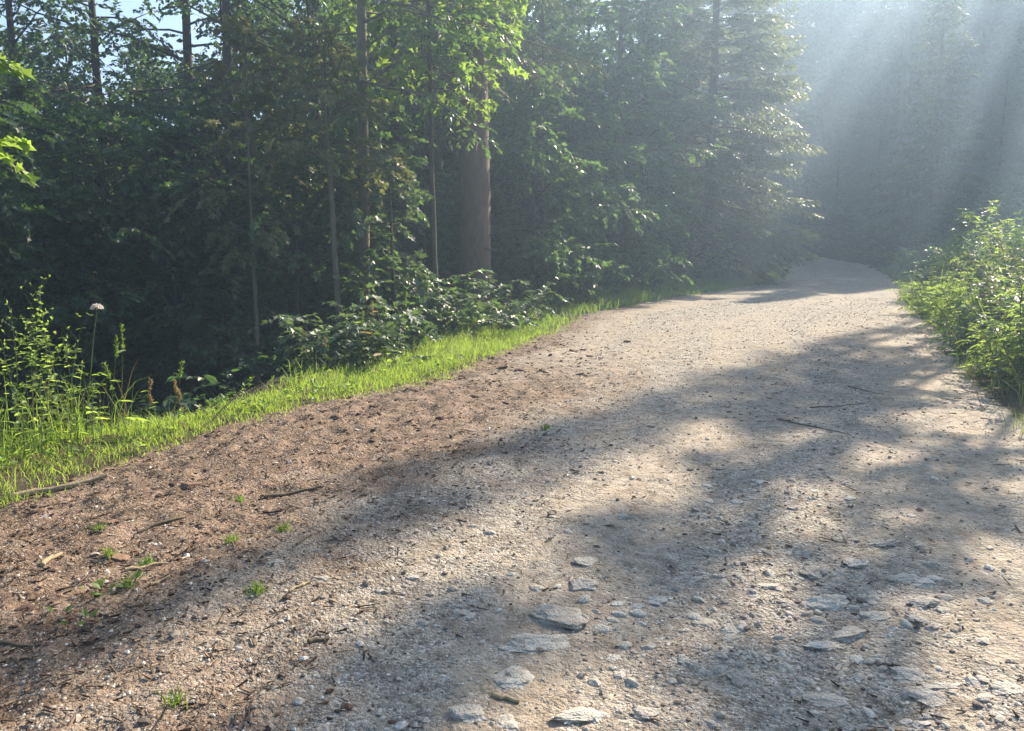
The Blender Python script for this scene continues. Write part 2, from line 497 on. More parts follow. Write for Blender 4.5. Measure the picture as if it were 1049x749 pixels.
def soil_weight(x, y, sl):
    w = sstep(-3.3, -1.0, sl + .5 * fbm(x * .5, y * .3, 3)) * sstep(13, 6.5, y)
    w = np.maximum(w, .9 * sstep(-.9, -.1, sl + .25 * fbm(x * .8, y * .8, 2)) * sstep(30, 12, y))
    w = np.maximum(w, .60 * sstep(.75, .0, np.abs(x + 1.05 - .17 * (y - 2.4)) + .3 * fbm(x * .9, y * .6, 3)) * sstep(7.5, 4, y))
    return w


def track_weight(sl, y):
    return .5 + .75 * fbm(sl * .75 + 3, y * .05, 3) + .3 * fbm(sl * 2.2, y * .15, 2)


def build_ground():
    xs = graded(-75, -5.2, 6.0, 75, .034, 1.06); ys = graded(-28, 1.7, 13.0, 92, .036, 1.045)
    X, Y = np.meshgrid(xs, ys)
    x, y = X.ravel(), Y.ravel()
    sl, sr = road_coords(x, y)
    z = terrain(x, y, sl, sr)
    near = sstep(17, 9, np.hypot(x, y)); onroad = sstep(.35, -.2, np.maximum(sl, sr))
    soil = soil_weight(x, y, sl)
    gravel = np.clip(1 - soil, 0, 1)
    d = .010 * fbm(x * 3.1, y * 3.1, 3) + gravel * .006 * fbm(x * 6.1, y * 6.1, 2, .6) + soil * (.022 * fbm(x * 4.3 + 9, y * 3.3, 3, .6))
    d += soil * .034 * np.abs(fbm(x * 5.3 + 3, y * 4.1, 2))
    # wheel ruts in the soft soil, along the road
    ru = (sl + 1.5) / .35
    d -= .045 * np.exp(-ru * ru) * sstep(11, 6, y) * sstep(-.4, .3, fbm(x * .6 + 4, y * .5, 2))
    z = z + d * near * onroad
    nx, ny = len(xs), len(ys)
    i = np.arange(ny - 1)[:, None] * nx; j = np.arange(nx - 1)[None]
    F = np.stack([i + j, i + j + 1, i + nx + j + 1, i + nx + j], -1).reshape(-1, 4)
    mb = MB(); mb.add(np.stack([x, y, z], -1), F, 0, True)
    o = mb.obj('ground', M['ground'])
    a = o.data.color_attributes.new('zones', 'FLOAT_COLOR', 'POINT')
    off = sstep(-.15, .35, np.maximum(sl, sr))
    track = np.clip(track_weight(sl, y), 0, 1)
    col = np.stack([soil, off, track, np.ones_like(x)], -1)
    a.data.foreach_set('color', col.astype(np.float32).ravel())
    tag(o, kind='structure')
    return xs, ys, z.reshape(ny, nx)


GX, GY, GZ = build_ground()


def gz(x, y):
    """height of the ground mesh, bumps included"""
    x = np.asarray(x, float); y = np.asarray(y, float)
    i = np.clip(np.searchsorted(GX, x) - 1, 0, len(GX) - 2); j = np.clip(np.searchsorted(GY, y) - 1, 0, len(GY) - 2)
    u = np.clip((x - GX[i]) / (GX[i + 1] - GX[i]), 0, 1); v = np.clip((y - GY[j]) / (GY[j + 1] - GY[j]), 0, 1)
    return (GZ[j, i] * (1 - u) + GZ[j, i + 1] * u) * (1 - v) + (GZ[j + 1, i] * (1 - u) + GZ[j + 1, i + 1] * u) * v


def gpt(px, py):
    p = ground(px, py); return np.array([p[0], p[1], float(gz(p[0], p[1]))])


# ------------------------------------------------------------------ stones, gravel, litter
def rock_mesh(rg, sx, sy, sz, sub=2, rough=.2):
    import bmesh
    bm = bmesh.new(); bmesh.ops.create_icosphere(bm, subdivisions=sub, radius=1.0)
    V = np.array([v.co[:] for v in bm.verts]); F = np.array([[v.index for v in f.verts] for f in bm.faces]); bm.free()
    # cut by random planes for a broken, faceted look
    for _ in range(11):
        n = nrm(rg.normal(0, 1, 3)); lim = rg.uniform(.60, .9)
        dd = V @ n; ex = np.maximum(dd - lim, 0); V = V - ex[:, None] * n
    o = rg.uniform(0, 50, 2)
    V = V * (1 + rough * fbm(V[:, 0] * 1.6 + o[0], V[:, 1] * 1.6 + V[:, 2] * 1.9 + o[1], 3, .6))[:, None]
    return V * np.array([sx, sy, sz]), F


ICO = None


def scatter_rocks(name, mat, P, S, flat, rg, variants=14, sub=1):
    mb = MB()
    vs = [rock_mesh(rg, 1, 1, 1, sub, .3) for _ in range(variants)]
    which = rg.integers(0, variants, len(P))
    for k, (V, F) in enumerate(vs):
        m = which == k; n = int(m.sum())
        if not n: continue
        a = rg.uniform(0, 6.283, n); s = S[m]; st = rg.uniform(.55, 1.0, n)
        c, si = np.cos(a), np.sin(a)
        X = V[None, :, 0] * s[:, None]; Y = V[None, :, 1] * (s * st)[:, None]; Z = V[None, :, 2] * (s * flat[m])[:, None]
        tl = rg.normal(0, .18, n)[:, None]
        W = np.stack([X * c[:, None] - Y * si[:, None], X * si[:, None] + Y * c[:, None], Z + X * tl], -1) + P[m][:, None]
        mb.add(W.reshape(-1, 3), (F[None] + (np.arange(n) * len(V))[:, None, None]).reshape(-1, 3), 0, False)
    o = mb.obj(name, mat)
    return o


def road_points(n, rg, ymax=16, pow_=1.7, margin=.1):
    """random points of the road, crowded towards the camera"""
    y = 1.6 + (ymax - 1.6) * rg.random(n) ** pow_
    w = .72 * y + .8
    x = rg.uniform(-1, 1, n) * w
    sl, sr = road_coords(x, y)
    m = (sl < -margin) & (sr < -margin + .1)
    return x[m], y[m], sl[m]


rg = np.random.default_rng(21)
x, y, sl = road_points(90000, rg, 22)
so = soil_weight(x, y, sl)
keep = (rg.random(len(x)) > so * .62) & (rg.random(len(x)) > .85 * np.clip(track_weight(sl, y), 0, 1) - .1)
x, y, so = x[keep], y[keep], so[keep]
s = .0045 * np.exp(np.abs(rg.normal(0, .55, len(x)))) * (1 + .05 * y)
clump = sstep(-.1, .5, fbm(x * 1.3, y * 1.0, 3)); s *= .8 + .6 * clump * (rg.random(len(x)) > .75)
s = np.minimum(s, .03)
o = scatter_rocks('gravel', M['pebble'], np.stack([x, y, gz(x, y) + s * .12], -1), s, rg.uniform(.4, .8, len(x)), rg)
tag(o, 'loose crushed limestone gravel strewn over the forest track', 'gravel', kind='stuff')

# soil clods and humus crumbs along the left side
x, y, sl = road_points(30000, rg, 13, 1.4, -.1)
so = soil_weight(x, y, sl)
patch = sstep(-.15, .35, fbm(x * 1.1 + 7, y * 1.4, 3))
keep = rg.random(len(x)) < so * patch * .75
x, y = x[keep], y[keep]
s = .005 * np.exp(np.abs(rg.normal(0, .62, len(x))))
s = np.minimum(s, .038)
o = scatter_rocks('soil_crumbs', M['clod'], np.stack([x, y, gz(x, y) + s * .1], -1), s, rg.uniform(.4, .75, len(x)), rg)
tag(o, 'dark crumbs and clods of soil along the rutted side of the track', 'soil', kind='stuff')

# bigger lumps of churned soil, roots and bark along the grass edge
n = 5200
y = rg.uniform(2.6, 13, n); x = rg.uniform(-5, 2, n)
sl, sr = road_coords(x, y)
m = (sl < .12) & (sl > -1.9) & (rg.random(n) < sstep(-1.9, -.1, sl) * sstep(-.25, .45, fbm(x * 1.7 + 2, y * 1.5, 3)) * .8)
x, y = x[m], y[m]
s = np.minimum(.016 * np.exp(np.abs(rg.normal(0, .65, len(x)))), .09)
o = scatter_rocks('soil_clods', M['clod'], np.stack([x, y, gz(x, y) + s * .05], -1), s, rg.uniform(.3, .6, len(x)), rg, 18, 2)
tag(o, 'lumps of churned dark soil and bark along the edge of the grass', 'soil', kind='stuff')

# old brown leaves blown against the verge
n = 6500
y = rg.uniform(2.2, 15, n); x = rg.uniform(-5, 7, n)
sl, sr = road_coords(x, y)
m = (sl < .3) & (sr < -.2) & (rg.random(n) < np.maximum(sstep(-2.2, 0, sl), .10) * sstep(-.3, .4, fbm(x * 1.3, y * 1.1, 2)))
x, y = x[m], y[m]; n = len(x); an = rg.uniform(0, 6.28, n)
mb = MB(); put_leaves(mb, np.stack([x, y, gz(x, y) + .006], -1), np.stack([np.cos(an), np.sin(an), rg.normal(.1, .2, n)], -1), np.array([0, 0, 1.0]) + rg.normal(0, .35, (n, 3)), rg.uniform(.02, .055, n), OVAL)
o = mb.obj('leaf_litter', M['chips']); tag(o, 'old brown leaves scattered along the side of the track', 'litter', kind='stuff')

# bark chips, needles, little twigs
x, y, sl = road_points(36000, rg, 17, 1.5, -.2)
so = np.maximum(soil_weight(x, y, sl), .22 * sstep(-.2, .4, fbm(x * .9 + 3, y * .6, 3)))
keep = rg.random(len(x)) < so * .75
x, y = x[keep], y[keep]
n = len(x)
a = rg.uniform(0, 6.283, n); ln = rg.uniform(.012, .05, n) * np.where(rg.random(n) > .92, 3.0, 1); wd = rg.uniform(.0015, .007, n)
A = np.stack([x, y, gz(x, y) + .004 + wd * .5], -1); D_ = np.stack([np.cos(a), np.sin(a), rg.normal(0, .18, n)], -1)
mb = MB(); sticks(mb, A - D_ * ln[:, None] / 2, A + D_ * ln[:, None] / 2, wd)
o = mb.obj('bark_litter', M['chips'])
tag(o, 'bark chips, needles and little twigs littering the track', 'litter', kind='stuff')

# single embedded slabs: photo pixel, width px, height px, label
STONES = [
    (577, 634, 66, 20, 'pale broken slab set in the track, farthest of the four in a row'),
    (551, 660, 66, 16, 'long arched pale stone, second of the row of four slabs from the far end'),
    (527, 694, 40, 18, 'squat rounded pale stone, third of the row of four slabs'),
    (480, 733, 38, 18, 'bluish white stone at the near left end of the row of slabs'),
    (521, 742, 22, 20, 'small upright bluish stone just beside the near end of the slab row'),
    (600, 736, 64, 14, 'wide flat grey stone lying in the shadow at the picture bottom'),
    (661, 733, 34, 12, 'thin grey flake beside the wide flat stone at the bottom'),
    (596, 602, 34, 14, 'crumbly pale stone in the shadow band above the row of slabs'),
    (602, 577, 26, 10, 'small pale stone at the top edge of the narrow shadow band'),
    (848, 619, 50, 20, 'largest domed pale stone in the stony patch, dark underside showing'),
    (898, 633, 36, 11, 'oval pale stone just right of the largest domed stone'),
    (939, 634, 20, 20, 'bent narrow stone pointing at the camera, right end of the stone line'),
    (872, 649, 40, 14, 'low flat stone just below the oval stone in the stony patch'),
    (843, 661, 40, 11, 'half buried grey stone in shade under the domed stone'),
    (948, 617, 32, 11, 'flat grey slab in the shadow band right of the oval stone'),
    (925, 593, 30, 9, 'pale flat stone above the oval stone near the shadow edge'),
    (948, 598, 24, 8, 'small grey flake behind the flat shaded slab'),
    (833, 588, 24, 10, 'pale lump on the sunny patch behind the domed stone'),
    (876, 577, 26, 11, 'pointed pale stone at the back of the sunny stony patch'),
    (808, 618, 20, 8, 'small thin slab left of the largest domed stone'),
    (750, 646, 28, 9, 'upper one of the two thin stones left of the stony patch'),
    (750, 655, 26, 7, 'lower one of the two thin stones left of the stony patch'),
    (722, 639, 22, 9, 'rounded grey stone with a dark shaded side left of the stony patch'),
    (846, 717, 50, 14, 'long pale sunlit stone near the bottom with shadowed near edge'),
    (934, 691, 40, 17, 'yellowish domed stone in sun at the lower right'),
    (957, 718, 46, 15, 'yellowish flat slab below the domed yellowish stone'),
    (968, 704, 40, 7, 'thin sunlit ledge of rock between two yellowish stones'),
    (1028, 709, 34, 12, 'pale stone by the right edge of the picture bottom'),
    (762, 696, 34, 14, 'bluish rough stone in the shadow left of the long sunlit stone'),
    (700, 677, 18, 11, 'small rounded white stone between slab row and stony patch'),
    (628, 674, 16, 8, 'tiny flat pale stone right of the arched stone'),
    (672, 615, 22, 9, 'flat grey stone in the middle of the track above the slab row'),
    (905, 556, 30, 7, 'flat pale stone in the sunny strip far right of the slabs'),
    (1010, 615, 18, 7, 'small pale stone by the right edge beside the shadow band'),
    (790, 601, 28, 8, 'flat buff stone at the left edge of the sunny stony patch'),
    (330, 594, 18, 5, 'small white chip in the dark shadow on the soil side'),
    (283, 579, 16, 6, 'little white stone beside the tufts on the soil side'),
]
for i, (px, py, w, h, lab) in enumerate(STONES):
    p = gpt(px, py); D = math.hypot(p[1], CAM[2] - p[2])
    a = rg.normal(0, .25)
    sx = w / F_PX * D / 2 * .95
    incl = (CAM[2] - p[2]) / D
    syz = h / F_PX * D / 2
    sy = min(syz / incl * .95, sx * 1.3); sz = min(sx, sy) * .42
    V, Fc = rock_mesh(rg, sx * 1.12, sy * 1.15, sz, 4, .21)
    mb = MB(); mb.add(V, Fc, 0, False)
    o = mb.obj('stone', M['stone']); o.location = (p[0], p[1], p[2] - sz * .2); o.rotation_euler = (rg.normal(0, .08), rg.normal(0, .06), a)
    tag(o, lab, 'stone', 'limestone slabs and stones set in the track')

# smaller stones of the stony patches: too alike to tell apart
regs = [(690, 1020, 560, 745, 90), (560, 760, 590, 745, 36), (700, 960, 470, 560, 50), (420, 720, 520, 700, 24)]
cnt = 0
for x0, x1, y0, y1, n in regs:
    for _ in range(n):
        p = gpt(rg.uniform(x0, x1), rg.uniform(y0, y1))
        if fbm(p[0] * 1.5, p[1] * 1.5, 2) < -.25: continue
        s = rg.uniform(.012, .034) * (1 + .04 * p[1])
        V, Fc = rock_mesh(rg, s * 1.25, s * rg.uniform(.7, 1), s * rg.uniform(.35, .6), 2, .18)
        mb = MB(); mb.add(V, Fc, 0, False)
        o = mb.obj('small_stone', M['stone']); o.location = (p[0], p[1], p[2] - s * .02); o.rotation_euler = (0, 0, rg.uniform(0, 3))
        tag(o, 'small pale limestone chunk among the gravel of the stony track', 'stone', 'small stones half set in the gravel')

# sticks lying on the track: pixel ends, radius, material, label
STICKS = [
    ((15, 511), (108, 496), .022, 'dry_wood', 'thick bent stick along the lower edge of the sunlit grass'),
    ((42, 581), (62, 567), .014, 'dry_wood', 'pale wood splinter on brown soil near the left edge'),
    ((130, 584), (170, 573), .010, 'dry_wood', 'pale wood splinter left of the soil tufts, longer of two'),
    ((154, 599), (172, 592), .010, 'dry_wood', 'short pale wood splinter below the longer splinter'),
    ((304, 561), (328, 546), .007, 'twig', 'thin straight twig lying in the dark shadow band'),
    ((296, 609), (317, 598), .009, 'dry_wood', 'pale stick stub at the edge of the lit soil'),
    ((0, 660), (42, 661), .007, 'twig', 'thin dark twig by the left picture edge'),
    ((316, 660), (338, 657), .010, 'twig', 'short dark stick on grey gravel below the shadow band'),
    ((830, 418), (886, 414), .006, 'twig', 'dark twig lying across the shaded track, farther one'),
    ((868, 396), (905, 405), .006, 'twig', 'dark twig across the shaded track near the right bank'),
    ((796, 430), (870, 446), .006, 'twig', 'long thin twig in the shaded middle of the track'),
    ((505, 713), (532, 722), .009, 'dry_wood', 'curved piece of bark just below the squat rounded stone'),
    ((270, 505), (330, 497), .014, 'twig', 'dark stick in the soil rut below the grass verge'),
    ((140, 544), (190, 530), .012, 'twig', 'dark root piece in the churned soil by the grass'),
]
for (a, b, r, mt, lab) in STICKS:
    A, B = gpt(*a), gpt(*b)
    t = np.linspace(0, 1, 7)[:, None]; P = A + (B - A) * t
    P[:, 2] = gz(P[:, 0], P[:, 1]) + r * .8
    P += rg.normal(0, r * .5, P.shape) * np.array([1, 1, .3])
    V, Fq = tube(P - A, np.linspace(r, r * .6, 7) * rg.uniform(.85, 1.15, 7), 6)
    mb = MB(); mb.add(V, Fq, 0, True); mb.add(V[-6:], np.arange(6)[None]); mb.add(V[:6][::-1], np.arange(6)[None])
    o = mb.obj('stick', M[mt]); o.location = A
    tag(o, lab, 'stick', 'sticks and splinters lying on the track')

# ------------------------------------------------------------------ grass
def grass_blades(mb, P, H, W, lean, rg, mat=0):
    n = len(P); a = rg.uniform(0, 6.283, n)
    d = np.stack([np.cos(a), np.sin(a), np.zeros(n)], -1); sd = np.stack([-np.sin(a), np.cos(a), np.zeros(n)], -1)
    b = rg.uniform(0, 6.283, n); sd = np.stack([np.cos(b), np.sin(b), np.zeros(n)], -1)
    ln = lean * rg.uniform(.2, 1.4, n)
    up = np.array([0, 0, 1.0])
    pts = []
    for t, k in ((0, 1.0), (.4, .9), (.75, .6)):
        c = P + up * (H * t * (1 - .25 * ln * t))[:, None] + d * (H * ln * t * t)[:, None]
        pts += [c - sd * (W * k)[:, None], c + sd * (W * k)[:, None]]
    pts.append(P + up * (H * (1 - .35 * ln))[:, None] + d * (H * ln)[:, None])
    V = np.stack(pts, 1).reshape(-1, 3)
    off = (np.arange(n) * 7)[:, None, None]
    q = np.array([(0, 1, 3, 2), (2, 3, 5, 4)]); tr = np.array([(4, 5, 6)])
    mb.add(V, [(q[None] + off).reshape(-1, 4), (tr[None] + off).reshape(-1, 3)], mat)


rg = np.random.default_rng(33)
# sunlit near verge
n = 120000
y = rg.uniform(2.5, 14, n); x = rg.uniform(-9, 2, n)
sl, sr = road_coords(x, y)
edge = .18 * fbm(x * 1.4, y * 1.4, 3)
wv = 2.4 - 1.4 * sstep(5.2, 6.6, y) + .2 * sstep(7.2, 9, y)
edge = edge + .12 * fbm(x * 5, y * 5, 2)
m = (sl > -.12 + edge) & (sl < wv + edge) & (rg.random(n) < sstep(-.2, .45, sl - edge) * (.55 + .7 * sstep(-.35, .2, fbm(x * 2.3 + 3, y * 2.3, 3))))
x, y, sl = x[m], y[m], sl[m]
extra = rg.choice(len(x), int(len(x) * 1.6)); x2 = x[extra] + rg.normal(0, .05, len(extra)); y2 = y[extra] + rg.normal(0, .05, len(extra))
x = np.concatenate([x, x2]); y = np.concatenate([y, y2])
sl, sr = road_coords(x, y)
tall = .55 + .45 * sstep(-.3, .5, fbm(x * 1.2 + 5, y * 1.2, 3)) + .5 * sstep(.6, 1.8, sl)
H = rg.uniform(.05, .17, len(x)) * np.where(rg.random(len(x)) > .96, 1.9, 1) * tall * sstep(-.2, .5, sl + .12) + .02
mb = MB(); grass_blades(mb, np.stack([x, y, gz(x, y) - .01], -1), H, rg.uniform(.0013, .0032, len(x)), .85, rg)
k = rg.choice(len(x), int(len(x) * .07)); grass_blades(mb, np.stack([x[k], y[k], gz(x[k], y[k]) - .01], -1), H[k] * 1.15 + .03, np.full(len(k), .0016), 1.1, rg, 1)
o = mb.obj('verge_grass', [M['grass'], M['straw']]); tag(o, 'bright sunlit short grass on the near left verge', 'grass', kind='stuff')

# tall wild grass behind the lawn-like strip at the far left
n = 1500
y = rg.uniform(4.6, 6.6, n); x = rg.uniform(-7, -3.0, n)
sl, sr = road_coords(x, y)
m = (sl > .7) & (sl < 2.6) & (x < -3.05 - .35 * (6.6 - y))
x, y = x[m], y[m]
mb = MB(); grass_blades(mb, np.stack([x, y, gz(x, y) - .01], -1), rg.uniform(.25, .75, len(x)), rg.uniform(.0016, .0034, len(x)), .5, rg)
k = rg.choice(len(x), len(x) // 6); grass_blades(mb, np.stack([x[k], y[k], gz(x[k], y[k]) - .01], -1), rg.uniform(.4, .9, len(k)), np.full(len(k), .0018), .35, rg, 1)
o = mb.obj('tall_grass', [M['grass'], M['straw']]); tag(o, 'tall wild grass among the weeds on the near left verge', 'grass', kind='stuff')

# clover and plantain leaves growing through the grass
n = 1500
y = rg.uniform(3, 10, n); x = rg.uniform(-8, 1, n)
sl, sr = road_coords(x, y)
m = (sl > .12) & (sl < 2.2) & (fbm(x * 1.1 + 8, y * 1.1, 2) > -.05)
x, y = x[m], y[m]; n = len(x)
O = np.repeat(np.stack([x, y, gz(x, y)], -1), 5, 0); an = rg.uniform(0, 6.28, n * 5)
O[:, 2] += rg.uniform(.02, .12, n * 5)
mb = MB(); put_leaves(mb, O, np.stack([np.cos(an), np.sin(an), rg.uniform(-.1, 1.1, n * 5)], -1), np.array([0, 0, 1.0]) + rg.normal(0, .3, (n * 5, 3)), rg.uniform(.03, .085, n * 5), OVAL)
o = mb.obj('verge_weeds', M['leaf_fresh']); tag(o, 'small broad leaved weeds growing through the near verge grass', 'weeds', kind='stuff')

# verge running on towards the bend
n = 170000
y = 8 + 30 * rg.random(n) ** .8; x = rg.uniform(-3, 13.5, n)
sl, sr = road_coords(x, y)
edge = .3 * fbm(x * .8, y * .8, 3)
wv = 1.0 + 1.9 * sstep(11, 17, y)
m = (sl > -.15 + edge) & (sl < wv + edge + rg.exponential(.25, n)) & (rg.random(n) < sstep(-.2, .5, sl - edge))
x, y, sl = x[m], y[m], sl[m]
H = rg.uniform(.10, .32, len(x)) * (1 + .8 * sstep(.5, 1.5, sl) + .4 * fbm(x, y, 2)) * (.55 + .45 * sstep(10, 16, y))
mb = MB(); grass_blades(mb, np.stack([x, y, gz(x, y) - .01], -1), np.maximum(H, .05), rg.uniform(.0022, .0042, len(x)) * (1 + .03 * y), .7, rg)
k = rg.choice(len(x), int(len(x) * .05)); grass_blades(mb, np.stack([x[k], y[k], gz(x[k], y[k]) - .01], -1), np.maximum(H[k], .05) * 1.4, np.full(len(k), .003), .8, rg, 1)
o = mb.obj('roadside_grass', [M['grass_soft'], M['straw']]); tag(o, 'long soft grass lining the track up to the bend', 'grass', kind='stuff')

# right bank grasses
n = 110000
y = rg.uniform(3, 34, n); x = rg.uniform(3, 24, n)
sl, sr = road_coords(x, y)
edge = .25 * fbm(x * .8, y * .8, 3)
m = (sr > .05 + edge) & (sr < 3.8) & (rg.random(n) < .65)
x, y, sr = x[m], y[m], sr[m]
H = rg.uniform(.22, .62, len(x)) * (.6 + .8 * sstep(.2, 1.2, sr))
mb = MB(); grass_blades(mb, np.stack([x, y, gz(x, y) - .02], -1), H, rg.uniform(.002, .0042, len(x)) * (1 + .03 * y), .9, rg)
k = rg.choice(len(x), int(len(x) * .08)); grass_blades(mb, np.stack([x[k], y[k], gz(x[k], y[k]) - .01], -1), H[k] * 1.5, np.full(len(k), .003), .9, rg, 2)
n = 1400; y2 = rg.uniform(7, 20, n); x2 = rg.uniform(5, 16, n); a_, b_ = road_coords(x2, y2)
k = (b_ > .5) & (b_ < 3.2); x2, y2 = x2[k], y2[k]
grass_blades(mb, np.stack([x2, y2, gz(x2, y2)], -1), rg.uniform(.7, 1.5, len(x2)), rg.uniform(.003, .005, len(x2)), .45, rg, 1)
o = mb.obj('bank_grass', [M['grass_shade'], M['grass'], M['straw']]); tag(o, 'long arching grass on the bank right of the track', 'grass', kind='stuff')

# tiny tufts in the soil
TUFTS = [(100, 545, 'sparse bright tuft in the soil, nearest the sunlit grass'), (112, 570, 'thin spread of grass blades below the bright tuft on the soil'),
         (150, 575, 'few pale blades right of the bright tuft on the soil'), (265, 608, 'green tuft on dark litter beside the gravel wheel track'),
         (238, 552, 'small tuft beside the white chips on the soil'), (245, 510, 'single tiny tuft in the sunlit brown soil'),
         (180, 722, 'dark green tuft in the shaded rut at the bottom'), (132, 602, 'dark tuft by the short wood splinter'),
         (290, 540, 'faint tuft at the edge of the soil and gravel'), (560, 440, 'small dry tuft in the sunlit middle of the track')]
for px, py, lab in TUFTS:
    p = gpt(px, py); n = 46
    Q = np.stack([rg.normal(0, .019, n), rg.normal(0, .019, n), np.zeros(n)], -1)
    Q[:, 2] = gz(p[0] + Q[:, 0], p[1] + Q[:, 1]) - p[2] - .004
    mb = MB(); grass_blades(mb, Q, rg.uniform(.025, .075, n), rg.uniform(.0015, .003, n), .8, rg)
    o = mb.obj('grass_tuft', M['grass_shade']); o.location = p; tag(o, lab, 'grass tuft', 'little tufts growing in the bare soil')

# broad-leaved seedlings in the soil
for px, py, lab in [(63, 637, 'seedling with one upright oval leaf in shaded soil'), (112, 612, 'seedling with two leaves by the dark tuft'),
                    (96, 606, 'low seedling with round leaves left of the dark tuft'), (135, 604, 'pale green seedling touching the dark tuft'),
                    (88, 640, 'flat seedling right of the upright oval leaf')]:
    p = gpt(px, py); k = rg.integers(3, 6)
    an = rg.uniform(0, 6.28, k); D = np.stack([np.cos(an), np.sin(an), rg.uniform(.3, 1.5, k)], -1)
    mb = MB(); B = D * .03; sticks(mb, np.zeros((k, 3)), B, .0015, 1)
    put_leaves(mb, B, D, np.array([0, 0, 1.0]) + rg.normal(0, .3, (k, 3)), rg.uniform(.035, .055, k), OVAL, 0)
    o = mb.obj('seedling', [M['leaf_fresh'], M['stem_green']]); o.location = p; tag(o, lab, 'seedling', 'seedlings in the bare soil')

# ------------------------------------------------------------------ trees
def curve_pts(p0, d, L, n, rg, droop=0.0, wob=.08, lift=0.0):
    P = [np.array(p0, float)]; d = nrm(np.array(d, float)); st = L / n
    for i in range(n):
        t = (i + 1) / n
        d = nrm(d + np.array([0, 0, -droop * st + lift * st * t]) + rg.normal(0, wob, 3))
        P.append(P[-1] + d * st)
    return np.array(P)


def samp(P, t):
    k = np.clip(t * (len(P) - 1), 0, len(P) - 1.0001); i = int(k); f = k - i
    return P[i] * (1 - f) + P[i + 1] * f


def broad_tree(rg, H, r0, n_limbs, Lmax, leaf, size, t0=.25, lean=(0, 0), profile=None, elev=(10, 45), K=9, dens=1.0, spray=.42,
               droop=.12, bias=None, wob=.03, top=.12):
    """trunk with limbs, and a crown of leafy sprays; base at the origin"""
    trunk, crown = MB(), MB()
    n = 12; z = np.linspace(0, 1, n + 1)
    T = np.stack([lean[0] * z * H + np.cumsum(rg.normal(0, wob, n + 1)) * H * .04, lean[1] * z * H + np.cumsum(rg.normal(0, wob, n + 1)) * H * .04, z * H], -1)
    T -= T[0]
    rad = r0 * (1 - .86 * z) ** .8; rad[0] *= 1.35; rad[1] *= 1.05
    Tn = T.copy(); Tn[0, 2] -= .35
    V, Fq = tube(Tn, rad, 10); trunk.add(V, Fq, 0, True)
    prof = profile or (lambda t: math.sin(math.pi * min(1, .18 + .82 * t)) ** .6)
    O, Dd, Ls = [], [], []; A, B, rr = [], [], []
    az = rg.uniform(0, 6.28)
    for i in range(n_limbs):
        t = t0 + (1 - t0) * (i + rg.random() * .8) / n_limbs
        az += 2.4 + rg.normal(0, .4)
        if bias is not None and rg.random() < bias[1]:
            az = bias[0] + rg.normal(0, .6)
        u = (t - t0) / (1 - t0)
        L = Lmax * prof(u) * rg.uniform(.45, 1.25)
        e = R(elev[0] + (elev[1] - elev[0]) * u + rg.normal(0, 17))
        p0 = samp(T, t); d = np.array([math.cos(az) * math.cos(e), math.sin(az) * math.cos(e), math.sin(e)])
        P = curve_pts(p0, d, L, 6, rg, droop, .15)
        r1 = max(.006, min(.32 * np.interp(t, z, rad), .013 * L + .004))
        V, Fq = tube(P, np.linspace(r1, .004, 7), 5); trunk.add(V, Fq, 0, True)
        nb = max(3, int(L * 4.2 * dens))
        for j in range(nb):
            v = .22 + .78 * (j + rg.random() * .6) / nb
            q = samp(P, v); dd = nrm(samp(P, min(1, v + .1)) - samp(P, max(0, v - .1)))
            sd = nrm(np.cross(dd, (0, 0, 1))) * (1 if j % 2 else -1)
            ang = R(rg.uniform(35, 65))
            bd = nrm(dd * math.cos(ang) + sd * math.sin(ang) + np.array([0, 0, rg.normal(.0, .42)]))
            bl = max(spray * .8, L * .42 * (1 - .65 * v)) * rg.uniform(.7, 1.2)
            A.append(q); B.append(q + bd * bl * .85); rr.append(.006)
            ns = max(1, int(bl / (spray * .62) * dens))
            for k in range(ns):
                w = (k + .35) / ns
                o_ = q + bd * bl * w
                s2 = nrm(np.cross(bd, (0, 0, 1))) * (1 if k % 2 else -1)
                a2 = R(rg.uniform(10, 60))
                O.append(o_); Dd.append(nrm(bd * math.cos(a2) + s2 * math.sin(a2) + np.array([0, 0, rg.normal(-.05, .45)]))); Ls.append(spray * rg.uniform(.6, 1.25))
        O.append(P[-2]); Dd.append(nrm(P[-1] - P[-2])); Ls.append(spray)
    # leader shoots
    for i in range(int(6 + n_limbs * top)):
        a = rg.uniform(0, 6.28); O.append(T[-1] - np.array([0, 0, rg.uniform(0, H * .08)])); Dd.append(np.array([math.cos(a), math.sin(a), rg.uniform(0, 1.2)])); Ls.append(spray * 1.2)
    O, Dd, Ls = np.array(O), nrm(np.array(Dd)), np.array(Ls)
    put_sprays(crown, O, Dd, Ls, K, size, leaf, rng=rg, tilt=.7, droop=.3)
    sticks(crown, O, O + Dd * Ls[:, None] * .9 - np.array([0, 0, .1]) * Ls[:, None], .0028, 1)
    if A:
        sticks(crown, np.array(A), np.array(B), np.array(rr), 1)
    return trunk, crown


